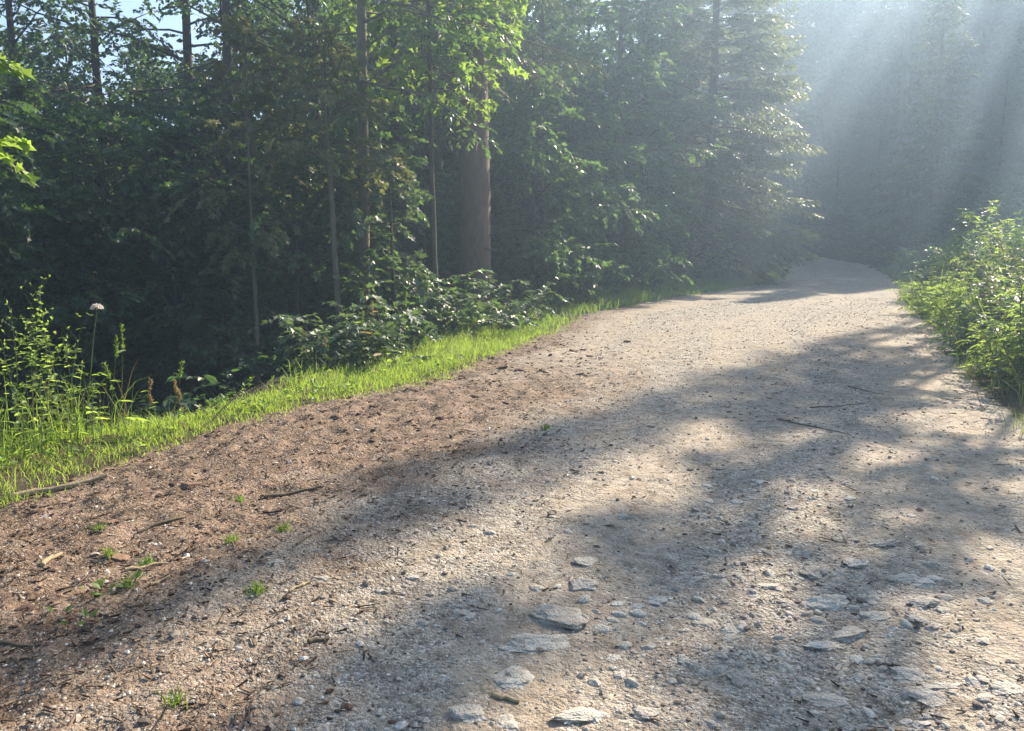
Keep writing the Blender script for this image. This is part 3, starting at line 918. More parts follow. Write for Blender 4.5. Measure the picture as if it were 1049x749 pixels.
def conifer(rg, H, r0, z0, Lmax, whorls, per=6, needle=.075, K=14, droop=.22, step=.16, wob=.012, bias=None, lift=.12, hang=.35, stubs=0, lean=(0, 0), shape=None):
    trunk, crown = MB(), MB()
    n = 14; z = np.linspace(0, 1, n + 1)
    T = np.stack([lean[0] * z * H + np.cumsum(rg.normal(0, wob, n + 1)) * H * .03, lean[1] * z * H + np.cumsum(rg.normal(0, wob, n + 1)) * H * .03, z * H], -1); T -= T[0]
    rad = r0 * (1 - .93 * z) ** .85; rad[0] *= 1.45; rad[1] *= 1.0
    Tn = T.copy(); Tn[0, 2] -= .35
    V, Fq = tube(Tn, rad, 12); trunk.add(V, Fq, 0, True)
    for i in range(stubs):       # dead branch stubs on the bare trunk
        zz = rg.uniform(.08, z0 / H); a = rg.uniform(0, 6.28); L = rg.uniform(.3, 1.4)
        P = curve_pts(samp(T, zz), (math.cos(a), math.sin(a), rg.uniform(-.3, .1)), L, 4, rg, .15, .1)
        V, Fq = tube(P, np.linspace(.016, .004, 5), 4); trunk.add(V, Fq, 0, True)
    O, Dd, Ls = [], [], []
    for i in range(whorls):
        u = i / max(1, whorls - 1); zz = z0 + (H - z0) * (u * .97)
        L0 = Lmax * (1 - u) ** .75 * (.72 + .28 * min(1, u * 6)) + .25
        a0 = rg.uniform(0, 6.28)
        for j in range(per):
            a = a0 + j * 6.283 / per + rg.normal(0, .25)
            if bias is not None and rg.random() < bias[1]:
                a = bias[0] + rg.normal(0, .55)
            L = L0 * rg.uniform(.65, 1.15)
            e = R(-8 + 42 * u + rg.normal(0, 7))
            P = curve_pts(samp(T, zz / H) + np.array([0, 0, rg.normal(0, .12)]), (math.cos(a) * math.cos(e), math.sin(a) * math.cos(e), math.sin(e)), L, 7, rg, droop, .035, lift * 2)
            V, Fq = tube(P, np.linspace(.006 * L + .005, .003, 8), 4); trunk.add(V, Fq, 0, True)
            nb = max(4, int(L / step))
            for k in range(nb):
                v = .18 + .82 * (k + rg.random() * .5) / nb
                q = samp(P, v); dd = nrm(samp(P, min(1, v + .08)) - samp(P, max(0, v - .08)))
                for sgn in (1, -1):
                    sd = nrm(np.cross(dd, (0, 0, 1))) * sgn
                    an = R(rg.uniform(38, 62))
                    bl = (.16 + .34 * L * (1 - v) ** .8 * .6 + .12 * min(1, L)) * rg.uniform(.6, 1.2)
                    O.append(q); Dd.append(nrm(dd * math.cos(an) + sd * math.sin(an) + np.array([0, 0, rg.normal(-hang * .35, .10)]))); Ls.append(bl)
            O.append(P[-2]); Dd.append(P[-1] - P[-2]); Ls.append(.3)
    O, Dd, Ls = np.array(O), nrm(np.array(Dd)), np.array(Ls)
    put_sprays(crown, O, Dd, Ls, K, needle, shape or NEEDLE, droop=hang, tilt=.5, spread=(62, 30), rng=rg, t0=.05)
    sticks(crown, O, O + Dd * Ls[:, None] * .95 - np.array([0, 0, hang]) * Ls[:, None], .004, 1)
    return trunk, crown


def plant_tree(name, label, cat, loc, tc, leafm, barkm, group=None, rz=0.0, twigm='twig'):
    t = thing(name, label, cat, tuple(loc), rz, group)
    tc[0].obj('trunk', M[barkm], t); tc[1].obj('crown', [M[leafm], M[twigm]], t)
    return t


def copy_thing(src, loc, rz, scale=1.0, label=None, group=None):
    r = src.copy(); COL.objects.link(r); r.location = loc; r.rotation_euler = (0, 0, rz)
    r.scale = (scale,) * 3 if np.isscalar(scale) else scale
    if label: r['label'] = label
    if group: r['group'] = group
    for ch in list(src.children):
        c = ch.copy(); COL.objects.link(c); c.parent = r
    return r


rg = np.random.default_rng(77)
# --- single trees one can tell apart, left of the track
plant_tree('spruce_tree', 'thick reddish brown spruce trunk rising behind the pale leaved bushes', 'tree', spot(487, 16.3),
           conifer(rg, 19, .35, 5.2, 3.0, 20, 6, .09, 10, stubs=10, step=.22), 'needle', 'bark_spruce')
plant_tree('ash_tree', 'slim grey brown tree trunk left of the thick spruce trunk', 'tree', spot(371, 13.2),
           broad_tree(rg, 11, .115, 40, 2.4, OVAL, .11, .36, (.014, 0), dens=1.0), 'leaf_mid', 'bark_grey')
plant_tree('young_maple', 'young thin stemmed tree with dull ochre leaves left of the grey brown trunk', 'tree', spot(349, 12.3),
           broad_tree(rg, 5.0, .06, 26, 1.1, MAPLE, .12, .58, (-.03, 0), dens=1.3, elev=(-5, 30), spray=.36), 'leaf_ochre', 'bark_grey')
plant_tree('sapling', 'very thin sapling stem with scattered leaves in the dark hollow', 'tree', spot(262, 12.0),
           broad_tree(rg, 5.6, .04, 30, .9, MAPLE, .11, .35, (.0, 0), dens=1.0, spray=.3), 'leaf_ochre', 'bark_grey')
plant_tree('maple_tree', 'maple with sunlit yellow green leaf bunch hanging before the spruce trunk', 'tree', spot(447, 14.0),
           broad_tree(rg, 8.5, .06, 36, 1.5, MAPLE, .14, .50, (-.008, 0), bias=(0.1, .45), elev=(-10, 40), dens=1.2), 'leaf_fresh', 'bark_dark')
plant_tree('beech_tree', 'dark upright trunk just left of the thin sapling', 'tree', spot(241, 17.5),
           broad_tree(rg, 13, .15, 46, 3.0, OVAL, .12, .12, (.01, 0), dens=1.0, elev=(-5, 45)), 'leaf_dark', 'bark_dark')
plant_tree('beech_tree', 'leafy trunk standing deep in the hollow behind the dark upright trunk', 'tree', spot(206, 20),
           broad_tree(rg, 14, .16, 46, 3.2, OVAL, .13, .15, (0, 0), dens=1.0, elev=(-5, 45)), 'leaf_dark', 'bark_dark')
plant_tree('beech_tree', 'brownish trunk seen high above the ochre leaved young tree', 'tree', spot(331, 18.5),
           broad_tree(rg, 14, .17, 44, 2.8, OVAL, .13, .18, (.004, 0), dens=1.0, elev=(-5, 45)), 'leaf_mid', 'bark_dark')
plant_tree('spruce_tree', 'dim bare trunk between the slim grey brown tree and the thick spruce', 'tree', spot(408, 18.8),
           conifer(rg, 17, .17, 5.5, 2.3, 16, 5, .09, 10, stubs=16, step=.24), 'needle', 'bark_dark')
plant_tree('spruce_tree', 'dim brown trunk close on the left of the thick spruce trunk', 'tree', spot(449, 20.5),
           conifer(rg, 18, .2, 6.0, 2.4, 16, 5, .09, 10, stubs=14, step=.24), 'needle', 'bark_spruce')
plant_tree('ash_tree', 'airy tree with sky showing through its boughs above the dark hollow', 'tree', spot(118, 18.5),
           broad_tree(rg, 13, .13, 44, 3.6, OVAL, .12, .25, (.0, 0), dens=.8, elev=(-5, 45)), 'leaf_dark', 'bark_dark')
plant_tree('ash_tree', 'airy leaning tree at the far left with sky between its leaves', 'tree', spot(28, 16.5),
           broad_tree(rg, 11.5, .12, 40, 3.2, OVAL, .12, .25, (.03, 0), dens=.8, elev=(-5, 45)), 'leaf_dark', 'bark_dark')
# --- right of the big trunk: dense leafy edge trees
rm = plant_tree('hazel_tree', 'dense leafy tree right of the thick spruce trunk, leaves down to the ground', 'tree', spot(556, 20.5),
                broad_tree(rg, 8.2, .10, 56, 2.5, OVAL, .13, .06, dens=1.15, elev=(0, 50)), 'leaf_mid', 'bark_grey')
plant_tree('hazel_tree', 'tall light green leafy tree left of the drooping spruce by the track', 'tree', spot(632, 24),
           broad_tree(rg, 10.5, .12, 60, 2.8, OVAL, .15, .10, dens=1.1, elev=(0, 50)), 'leaf_mid', 'bark_grey')
plant_tree('hazel_tree', 'leafy tree with drooping grey green sprays before the light green one', 'tree', spot(598, 21.5),
           broad_tree(rg, 5.5, .07, 40, 1.8, MAPLE, .14, .06, dens=1.15, elev=(-5, 50)), 'leaf_dark', 'bark_grey')
plant_tree('beech_tree', 'slim dark trunk half hidden among leaves beside the drooping spruce', 'tree', spot(655, 26),
           broad_tree(rg, 12, .13, 44, 2.6, OVAL, .15, .16, dens=1.0), 'leaf_mid', 'bark_dark')
plant_tree('spruce_tree', 'spruce with long drooping sunlit boughs reaching over the track', 'tree', spot(722, 29.5),
           conifer(rg, 17, .22, 1.0, 4.2, 34, 8, .15, 11, bias=(-.45, .38), step=.17, hang=.26, shape=SPRIG), 'needle_lit', 'bark_spruce')
plant_tree('spruce_tree', 'smaller spruce with dense dark boughs left of the sunlit one', 'tree', spot(684, 31),
           conifer(rg, 13, .18, .8, 3.2, 28, 7, .14, 11, step=.2, shape=SPRIG), 'needle', 'bark_spruce')
plant_tree('spruce_tree', 'hazy dark spruce behind the sunlit boughs at the bend', 'tree', spot(765, 41),
           conifer(rg, 17, .26, 1.0, 3.8, 28, 7, .2, 9, step=.24, shape=SPRIG), 'needle', 'bark_spruce')
plant_tree('spruce_tree', 'tall bare trunked spruce standing in the haze beyond the bend', 'tree', spot(910, 50),
           conifer(rg, 19, .33, 9.0, 3.0, 14, 5, .14, 9, step=.3, stubs=18), 'needle', 'bark_grey')
for px, D, H, L, lf, sz, mt, lab in [
    (305, 13.0, 3.6, 1.5, MAPLE, .13, 'leaf_mid', 'young maple with flat leaf layers behind the nearest verge bush'),
    (388, 14.6, 4.6, 1.25, MAPLE, .13, 'leaf_mid', 'young maple with layered leaves between the slim trunk and the thick spruce trunk'),
    (404, 13.4, 3.0, 1.0, MAPLE, .13, 'leaf_sheen', 'low young maple with pale leaf layers left of the thick trunk foot'),
    (436, 18.4, 7.5, 1.7, OVAL, .12, 'leaf_mid', 'leafy young tree filling the gap left of the thick spruce trunk'),
    (545, 18.4, 5.2, 1.5, MAPLE, .13, 'leaf_mid', 'young maple with layered leaves close on the right of the thick trunk'),
    (575, 21.4, 3.6, 1.4, MAPLE, .13, 'leaf_sheen', 'pale leaved young maple at the verge right of the thick trunk'),
    (618, 23.2, 4.6, 1.6, OVAL, .13, 'leaf_mid', 'leafy young tree at the verge before the tall light green tree'),
    (232, 13.8, 5.2, 1.7, MAPLE, .13, 'leaf_dark', 'young maple in the hollow in front of the trunk beside the thin sapling'),
    (180, 13.2, 4.6, 1.6, OVAL, .12, 'leaf_mid', 'leafy young tree standing in the middle of the dark hollow'),
    (118, 13.0, 5.0, 1.7, MAPLE, .13, 'leaf_dark', 'young maple in the hollow above the white flower'),
    (52, 12.4, 4.8, 1.6, OVAL, .12, 'leaf_mid', 'leafy young tree in the hollow behind the tall weeds'),
    (8, 11.6, 5.2, 1.6, MAPLE, .13, 'leaf_dark', 'young maple at the left edge behind the tall weeds'),
    (345, 15.2, 6.5, 1.8, OVAL, .12, 'leaf_mid', 'leafy young tree behind the ochre leaved one'),
    (660, 26.5, 4.8, 1.7, OVAL, .14, 'leaf_mid', 'leafy young tree at the verge left of the sunlit spruce')]:
    plant_tree('young_tree', lab, 'young tree', spot(px, D), broad_tree(rg, H, .045, int(9 * H), L, lf, sz, .10, dens=1.15, elev=(-14, 30), spray=.38), mt, 'bark_dark', 'young trees at the forest edge left of the track')
# near branch at the left edge
plant_tree('maple_tree', 'near maple whose bright yellow green leaves poke in at the left edge', 'tree', (-4.95, 5.9, terrain1(-4.95, 5.9)),
           broad_tree(rg, 3.9, .05, 16, .95, MAPLE, .13, .64, (.04, 0), bias=(.1, .5), dens=1.0, elev=(5, 40), spray=.3), 'leaf_fresh', 'bark_grey')

# --- forest: shared kinds, each tree an object of its own
proto_b = [broad_tree(rg, 11, .13, 64, 3.2, OVAL, .17, .10, dens=1.15, elev=(-5, 50), K=10) for _ in range(2)] + \
          [broad_tree(rg, 8, .10, 56, 2.7, OVAL, .16, .04, dens=1.25, elev=(-10, 55), K=10)]
proto_c = [conifer(rg, 17, .24, 1.2, 3.6, 30, 7, .24, 8, step=.24, shape=SPRIG), conifer(rg, 19, .27, 3.5, 3.5, 28, 7, .24, 8, step=.24, stubs=10, shape=SPRIG)]
GL = 'leafy trees filling the forest left of the track'
GH = 'leafy trees on the hazy slope beyond the bend'
GS = 'dark spruces in the hazy forest beyond the bend'
GR = 'trees on the slope above the right bank'
src = {}


def forest(kind, idx, x, y, s, label, group, leafm=None, barkm=None):
    key = (kind, idx, leafm)
    loc = (x, y, terrain1(x, y) - .1); rz = rg.uniform(0, 6.28); sc = (s * rg.uniform(.9, 1.1), s * rg.uniform(.9, 1.1), s)
    if key not in src:
        tc = (proto_b if kind == 'b' else proto_c)[idx]
        name = 'broadleaf_tree' if kind == 'b' else 'spruce_tree'
        t = plant_tree(name, label, 'tree', loc, tc, leafm or ('leaf_dark' if kind == 'b' else 'needle'), 'bark_dark' if kind == 'b' else 'bark_spruce', group, rz)
        t.scale = sc; src[key] = t
        return t
    return copy_thing(src[key], loc, rz, sc, label, group)


LAB_L = 'leafy dark green tree in the shady forest left of the track'
for px, D, k, s in [(30, 15, 2, .75), (95, 14, 2, .62), (150, 16.5, 2, .72), (190, 14.5, 2, .5), (300, 15.5, 2, .55), (20, 21, 0, .72), (90, 23, 1, .74),
                    (160, 24, 0, .74), (260, 23, 1, .9), (330, 24, 0, .9), (395, 23, 2, .95), (440, 25, 1, .95), (500, 24, 0, .9), (540, 28, 1, 1.0), (600, 30, 0, 1.05),
                    (660, 36, 1, 1.1), (-60, 18, 1, .6), (-150, 16, 0, .8), (220, 31, 0, .75), (300, 33, 1, 1.0), (380, 33, 0, 1.05), (460, 35, 1, 1.1), (560, 38, 0, 1.15),
                    (-20, 30, 1, .62), (60, 34, 0, .62), (130, 33, 2, .8), (-100, 27, 0, .7), (700, 42, 0, 1.1), (-260, 14, 1, .8), (-330, 9, 2, .8), (40, 26, 2, 1.0), (200, 27, 0, .72), (290, 28, 2, 1.05), (360, 28, 0, .95), (430, 30, 2, 1.2), (500, 31, 1, 1.0), (550, 33, 2, 1.3), (620, 37, 2, 1.4), (180, 36, 1, .85), (260, 38, 0, 1.0), (340, 40, 1, 1.1), (420, 42, 0, 1.2), (500, 44, 1, 1.2), (90, 40, 2, .9), (10, 40, 1, .6), (-60, 38, 0, .6)]:
    x = (px - 524.5) / F_PX * D
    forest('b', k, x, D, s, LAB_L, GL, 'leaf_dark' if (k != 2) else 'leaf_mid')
LAB_S = 'dark hazy spruce in the forest beyond the bend'
for px, D, k, s in [(790, 56, 0, 1.0), (835, 58, 1, 1.05), (870, 60, 0, 1.1), (940, 58, 0, 1.05), (985, 55, 1, 1.0), (1030, 52, 0, 1.0), (1080, 50, 1, 1.0),
                    (740, 52, 1, 1.0), (700, 55, 0, 1.1), (640, 52, 0, 1.0), (580, 50, 1, 1.05), (895, 70, 1, 1.1), (810, 70, 0, 1.1), (960, 70, 1, 1.1), (1040, 66, 0, 1.0),
                    (855, 66, 0, 1.0), (925, 64, 0, .9), (770, 64, 1, 1.1), (1110, 60, 0, 1.0), (520, 55, 0, 1.1), (450, 52, 1, 1.05), (390, 50, 0, 1.0), (820, 62, 0, 1.0), (880, 64, 1, 1.1), (945, 66, 0, 1.1), (1000, 62, 1, 1.1), (1065, 58, 0, 1.1), (1010, 72, 0, 1.2), (910, 78, 0, 1.2), (850, 78, 1, 1.2), (970, 80, 1, 1.2), (1040, 78, 0, 1.2), (790, 76, 0, 1.2), (1100, 70, 0, 1.1)]:
    x = (px - 524.5) / F_PX * D
    forest('c', k, x, D, s, LAB_S, GS)
LAB_H = 'grey green leafy tree in the haze beyond the bend'
for px, D, k, s in [(850, 52, 2, .6), (890, 55, 2, .55), (935, 50, 2, .6), (970, 46, 2, .65), (1010, 44, 0, .65), (1050, 42, 2, .8), (820, 53, 2, .5), (1000, 56, 1, .9), (905, 60, 1, .8), (780, 49, 2, .55)]:
    x = (px - 524.5) / F_PX * D
    forest('b', k, x, D, s, LAB_H, GH, 'leaf_dark')
for x, y, s in [(19.3, 36.8, .72)]:
    forest('c', 0, x, y, s, LAB_S, GS)
# trees above the right bank, mostly beyond the picture edge: they throw the shade bands over the track
LAB_R = 'tall tree on the slope above the right bank, throwing shade on the track'
SA, CA = math.sin(SUN_AZ), math.cos(SUN_AZ)


def upsun(u, y):
    """a spot at depth y whose shade falls along the strip with offset u"""
    return (u + SA * y) / CA, y


slim = [broad_tree(rg, 20, .13, 54, .36, OVAL, .13, .62, dens=1.5, elev=(5, 50), K=7, spray=.22), broad_tree(rg, 15, .12, 52, .55, OVAL, .15, .58, dens=1.9, elev=(5, 50), K=9, spray=.24)]
ssrc = {}
slim.append(broad_tree(rg, 13.2, .12, 40, .6, OVAL, .15, .74, dens=2.2, elev=(5, 50), K=9, spray=.26))
for k, u, y, s in [(0, -3.6, 34, 1.1), (0, -3.4, 29.3, 1.02), (2, -2.65, 23.5, .96), (1, -1.85, 20.0, .98), (1, -.78, 15.5, .78), (1, 1.0, 22, .9), (1, 2.4, 13, .9), (0, 4.6, 9, .8), (1, 5.5, 15, 1.0)]:
    x, y = upsun(u, y); loc = (x, y, terrain1(x, y) - .1)
    lab = LAB_R; gr = GR
    if k in ssrc:
        copy_thing(ssrc[k], loc, rg.uniform(0, 6.28), s, lab, gr)
    else:
        t = plant_tree('slim_tree', lab, 'tree', loc, slim[k], 'leaf_dark', 'bark_grey', gr); t.scale = (s,) * 3; ssrc[k] = t

# ------------------------------------------------------------------ shrubs and herbs
def shrub(rg, H, W, n_stems, leaf, size, K=8, spray=.34, dens=1.0, droop=.25, elev=(35, 80)):
    st, fo = MB(), MB(); O, Dd, Ls = [], [], []
    for i in range(n_stems):
        a = rg.uniform(0, 6.28); e = R(rg.uniform(*elev)); L = H * rg.uniform(.65, 1.15) / max(.5, math.sin(e)) * (.55 + .45 * math.sin(e))
        L = min(L, H * 1.5)
        P = curve_pts((rg.normal(0, W * .12), rg.normal(0, W * .12), -.1), (math.cos(a) * math.cos(e), math.sin(a) * math.cos(e), math.sin(e)), L, 6, rg, droop, .08)
        V, Fq = tube(P, np.linspace(.012, .003, 7), 4); st.add(V, Fq, 0, True)
        nb = max(4, int(L / spray * 2.6 * dens))
        for j in range(nb):
            v = .15 + .85 * (j + rg.random()) / nb
            q = samp(P, v); aa = rg.uniform(0, 6.28)
            O.append(q); Dd.append(np.array([math.cos(aa), math.sin(aa), rg.uniform(-.25, .55)])); Ls.append(spray * rg.uniform(.6, 1.3))
    O, Dd, Ls = np.array(O), nrm(np.array(Dd)), np.array(Ls)
    put_sprays(fo, O, Dd, Ls, K, size, leaf, droop=.2, tilt=.35, rng=rg)
    sticks(fo, O, O + Dd * Ls[:, None] * .9 - np.array([0, 0, .15]) * Ls[:, None], .002, 1)
    return st, fo


def plant_shrub(name, label, cat, loc, sf, leafm, group=None, rz=0.0, stemm='twig'):
    t = thing(name, label, cat, tuple(loc), rz, group)
    sf[0].obj('stems', M[stemm], t); sf[1].obj('foliage', [M[leafm], M[stemm]], t)
    return t


rg = np.random.default_rng(101)
GV = 'bushes along the left verge'
VERGE = [  # px, D, height, width, stems, leaf, size, material, label
    (334, 9.7, .80, .7, 8, MAPLE, .095, 'leaf_sheen', 'low leafy bush at the near left end of the verge bushes'),
    (362, 10.3, 1.10, .8, 10, MAPLE, .105, 'leaf_sheen', 'silvery leaved maple bush over the bright strip of grass'),
    (402, 10.9, .85, .8, 10, MAPLE, .10, 'leaf_sheen', 'bush of shining leaves where tall grass stems stand before it'),
    (428, 12.2, .85, .8, 9, OVAL, .10, 'leaf_mid', 'loose green bush in the middle of the verge row'),
    (450, 13.0, 1.25, .8, 11, MAPLE, .11, 'leaf_sheen', 'tallest silvery bush before the foot of the thick spruce trunk'),
    (516, 14.4, 1.10, 1.0, 11, MAPLE, .11, 'leaf_sheen', 'silvery bush right of the thick spruce trunk foot'),
    (545, 17.2, .9, 1.1, 9, OVAL, .12, 'leaf_mid', 'low green bush right of the silvery bushes, grass at its foot'),
    (398, 13.0, 1.9, 1.0, 8, MAPLE, .14, 'leaf_mid', 'taller shrub with a flat layer of bright leaves below the slim trunk'),
    (300, 12.0, 1.5, 1.1, 10, MAPLE, .13, 'leaf_dark', 'dark shrub in the hollow behind the nearest verge bush'),
    (590, 20.8, 1.4, 1.4, 12, OVAL, .13, 'leaf_dark', 'dim rounded shrub under the dense leafy tree'),
    (645, 24.2, 1.3, 1.4, 12, OVAL, .14, 'leaf_dark', 'dark shrub below the tall light green tree'),
    (695, 27.2, 1.2, 1.3, 11, MAPLE, .14, 'leaf_mid', 'shrub left of the bright bush near the bend'),
    (735, 28.6, 2.1, 1.5, 18, OVAL, .13, 'leaf_fresh', 'bright rounded bush under the sunlit spruce boughs near the bend'),
    (768, 32.0, 1.3, 1.2, 12, OVAL, .14, 'leaf_mid', 'small bush at the end of the verge by the bend'),
    (562, 19.5, 1.7, 1.2, 12, MAPLE, .14, 'leaf_mid', 'upright shrub with layered leaves left of the dim rounded shrub'),
    (424, 15.6, 2.0, 1.1, 12, MAPLE, .14, 'leaf_dark', 'tall shady shrub just left of the thick trunk'),
]
for px, D, H, W, ns, lf, sz, mt, lab in VERGE:
    plant_shrub('shrub', lab, 'shrub', spot(px, D), shrub(rg, H, W, ns, lf, sz), mt, GV)

# understorey shrubs in the hollow and under the far trees: shared meshes
us = [shrub(rg, 1.8, 1.6, 15, MAPLE, .15, spray=.42), shrub(rg, 2.3, 1.8, 16, OVAL, .15, spray=.45), shrub(rg, 1.3, 1.6, 15, OVAL, .14, spray=.4)]
usrc = {}


def understorey(i, x, y, s, mt, label, group):
    loc = (x, y, terrain1(x, y) - .05); rz = rg.uniform(0, 6.28)
    if (i, mt) not in usrc:
        t = plant_shrub('shrub', label, 'shrub', loc, us[i], mt, group, rz); t.scale = (s,) * 3; usrc[(i, mt)] = t; return t
    return copy_thing(usrc[(i, mt)], loc, rz, s, label, group)


for px, D, i, s in [(20, 12.5, 0, 1.0), (70, 13.5, 1, 1.0), (120, 12.8, 2, .9), (165, 14, 1, 1.0), (215, 14.5, 0, .9), (270, 13.8, 1, .9), (330, 15, 0, 1.1),
                    (380, 16.5, 1, 1.1), (50, 18, 0, 1.3), (110, 19, 1, 1.3), (180, 19, 0, 1.3), (230, 20, 1, 1.3), (290, 20, 0, 1.3), (350, 20, 1, 1.3),
                    (420, 19, 2, 1.4), (460, 18.5, 0, 1.1), (520, 20, 1, 1.2), (570, 24, 0, 1.4), (620, 27, 1, 1.4), (670, 29, 0, 1.4), (705, 33, 1, 1.3), (-40, 14, 1, 1.1),
                    (520, 27, 1, 1.7), (480, 26, 0, 1.7), (400, 27, 1, 1.7), (320, 27, 0, 1.7), (240, 27, 1, 1.7), (160, 28, 0, 1.7), (80, 28, 1, 1.6), (0, 26, 0, 1.5)]:
    understorey(i, (px - 524.5) / F_PX * D, D, s, 'leaf_dark', 'dark understorey shrub in the shade between the forest trunks', 'understorey shrubs left of the track')
for px, D, i, s in [(790, 46, 0, 1.0), (815, 50, 1, .9), (838, 50, 2, 1.2), (862, 49, 0, .8), (885, 46, 1, .8), (905, 42, 2, 1.0), (925, 40, 0, 1.0), (950, 37, 1, 1.0),
                    (900, 52, 1, 1.2), (870, 56, 0, 1.3), (940, 48, 1, 1.3), (980, 40, 0, 1.3), (1010, 36, 1, 1.2), (1040, 33, 0, 1.2), (800, 55, 1, 1.2), (1070, 36, 1, 1.2)]:
    understorey(i, (px - 524.5) / F_PX * D, D, s, 'leaf_dark', 'hazy shrub at the forest foot beyond the bend', 'shrubs at the forest foot beyond the bend')

GB = 'bushes and herbs on the right bank'
BANK = [
    (958, 17.5, .95, .9, 16, LANCE, .10, 'leaf_herb', 'leftmost bright bush where the right bank meets the track'),
    (975, 14.5, .85, .8, 16, LANCE, .09, 'leaf_herb', 'yellow green herb bush low on the bank edge'),
    (1000, 13.2, 1.25, .9, 18, LANCE, .09, 'leaf_herb', 'sunny bush on the bank below the upright herb'),
    (1030, 12.0, 1.3, .9, 18, LANCE, .09, 'leaf_herb', 'bright bush in the middle of the right bank'),
    (1046, 11.2, 1.6, .9, 16, OVAL, .07, 'leaf_ochre', 'bush with brownish tips high on the right bank'),
    (1000, 11.0, .6, .7, 16, LANCE, .10, 'leaf_mid', 'shaded drooping herbs at the foot of the bank'),
    (1030, 9.3, .7, .8, 16, LANCE, .08, 'leaf_herb', 'green leafy bush low on the bank nearest the camera'),
    (1062, 8.4, 1.2, .8, 18, LANCE, .08, 'leaf_herb', 'lush bush cut by the right picture edge'),
    (1030, 16.5, 1.9, 1.1, 16, OVAL, .09, 'leaf_mid', 'grey green shrub at the top of the right bank'),
    (998, 18.5, 1.3, 1.1, 14, OVAL, .09, 'leaf_mid', 'hazy shrub behind the upright herb on the bank'),
    (1058, 14, 2.0, 1.1, 16, LANCE, .10, 'leaf_herb', 'tall shrub at the top right corner of the bank'),
    (960, 22.0, 1.1, 1.1, 12, OVAL, .11, 'leaf_mid', 'hazy bush farther along the bank'),
    (945, 26.5, 1.2, 1.2, 12, OVAL, .12, 'leaf_mid', 'far hazy bush on the bank towards the bend'),
    (1085, 9.0, 1.2, 1.0, 13, OVAL, .08, 'leaf_mid', 'bush on the bank just beyond the lush one'),
]
for px, D, H, W, ns, lf, sz, mt, lab in BANK:
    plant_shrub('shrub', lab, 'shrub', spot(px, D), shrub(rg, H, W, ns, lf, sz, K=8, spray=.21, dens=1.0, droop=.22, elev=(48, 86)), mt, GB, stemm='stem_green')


# ------------------------------------------------------------------ tall herbs
def herb(rg, H, leaves, leaf, size, lean=.06, pair=True, base_t=.1, droop=.4, r=.004):
    a = rg.uniform(0, 6.28)
    P = curve_pts((0, 0, -.03), (math.cos(a) * lean, math.sin(a) * lean, 1), H, 9, rg, .02, .025)
    st, fo = MB(), MB()
    V, Fq = tube(P, np.linspace(r, r * .35, 10), 5); st.add(V, Fq, 0, True)
    Q, D = [], []
    az = rg.uniform(0, 6.28); S = []
    for i in range(leaves):
        t = base_t + (1 - base_t) * (i + .5) / leaves; az += 1.571 if pair else 2.4
        for s in ((0, math.pi) if pair else (0,)):
            Q.append(samp(P, t)); D.append((math.cos(az + s), math.sin(az + s), rg.uniform(-droop, .35))); S.append(size * (1.15 - .7 * t) * rg.uniform(.75, 1.2))
    put_leaves(fo, np.array(Q), np.array(D, float), np.array([0, 0, 1.0]) + rg.normal(0, .3, (len(Q), 3)), np.array(S), leaf)
    return P, st, fo


GW = 'tall weeds standing on the near left grass'
# px of foot, py of foot, height, leaf pairs, leaf, size, material, label
WEEDS = [   # photo column, distance, height, leaf pairs, leaf, size, label
    (6, 5.95, .98, 11, LANCE, .10, 'tall weed at the very left edge of the grass'),
    (20, 6.05, 1.06, 12, OVAL, .085, 'leafy weed second from the left edge'),
    (34, 5.85, .90, 11, OVAL, .09, 'shorter leafy weed in front of the tall weeds'),
    (44, 6.10, 1.14, 13, OVAL, .08, 'tallest weed with branching seed top at left'),
    (57, 6.0, .95, 12, OVAL, .085, 'weed with broad pale leaves right of the tallest one'),
    (68, 5.9, .80, 11, OVAL, .08, 'medium weed left of the white flower stalk'),
    (84, 5.75, .5, 8, OVAL, .08, 'low leafy weed at the foot of the white flower'),
    (28, 5.5, .5, 8, OVAL, .09, 'low bushy nettle like weed in the bright grass'),
    (60, 5.5, .42, 7, OVAL, .08, 'low weed sunk in the bright grass'),
    (10, 5.45, .48, 7, OVAL, .09, 'short weed by the left edge low in the grass'),
    (94, 5.95, .42, 7, LANCE, .09, 'small weed with narrow leaves beside the flower stalk'),
    (14, 6.3, 1.05, 11, LANCE, .09, 'slender weed standing behind the first two at the left edge'),
    (52, 6.3, 1.0, 10, LANCE, .09, 'slender weed standing behind the tallest weed'),
    (-8, 5.8, 1.0, 11, OVAL, .09, 'weed half cut by the left edge of the picture'),
]
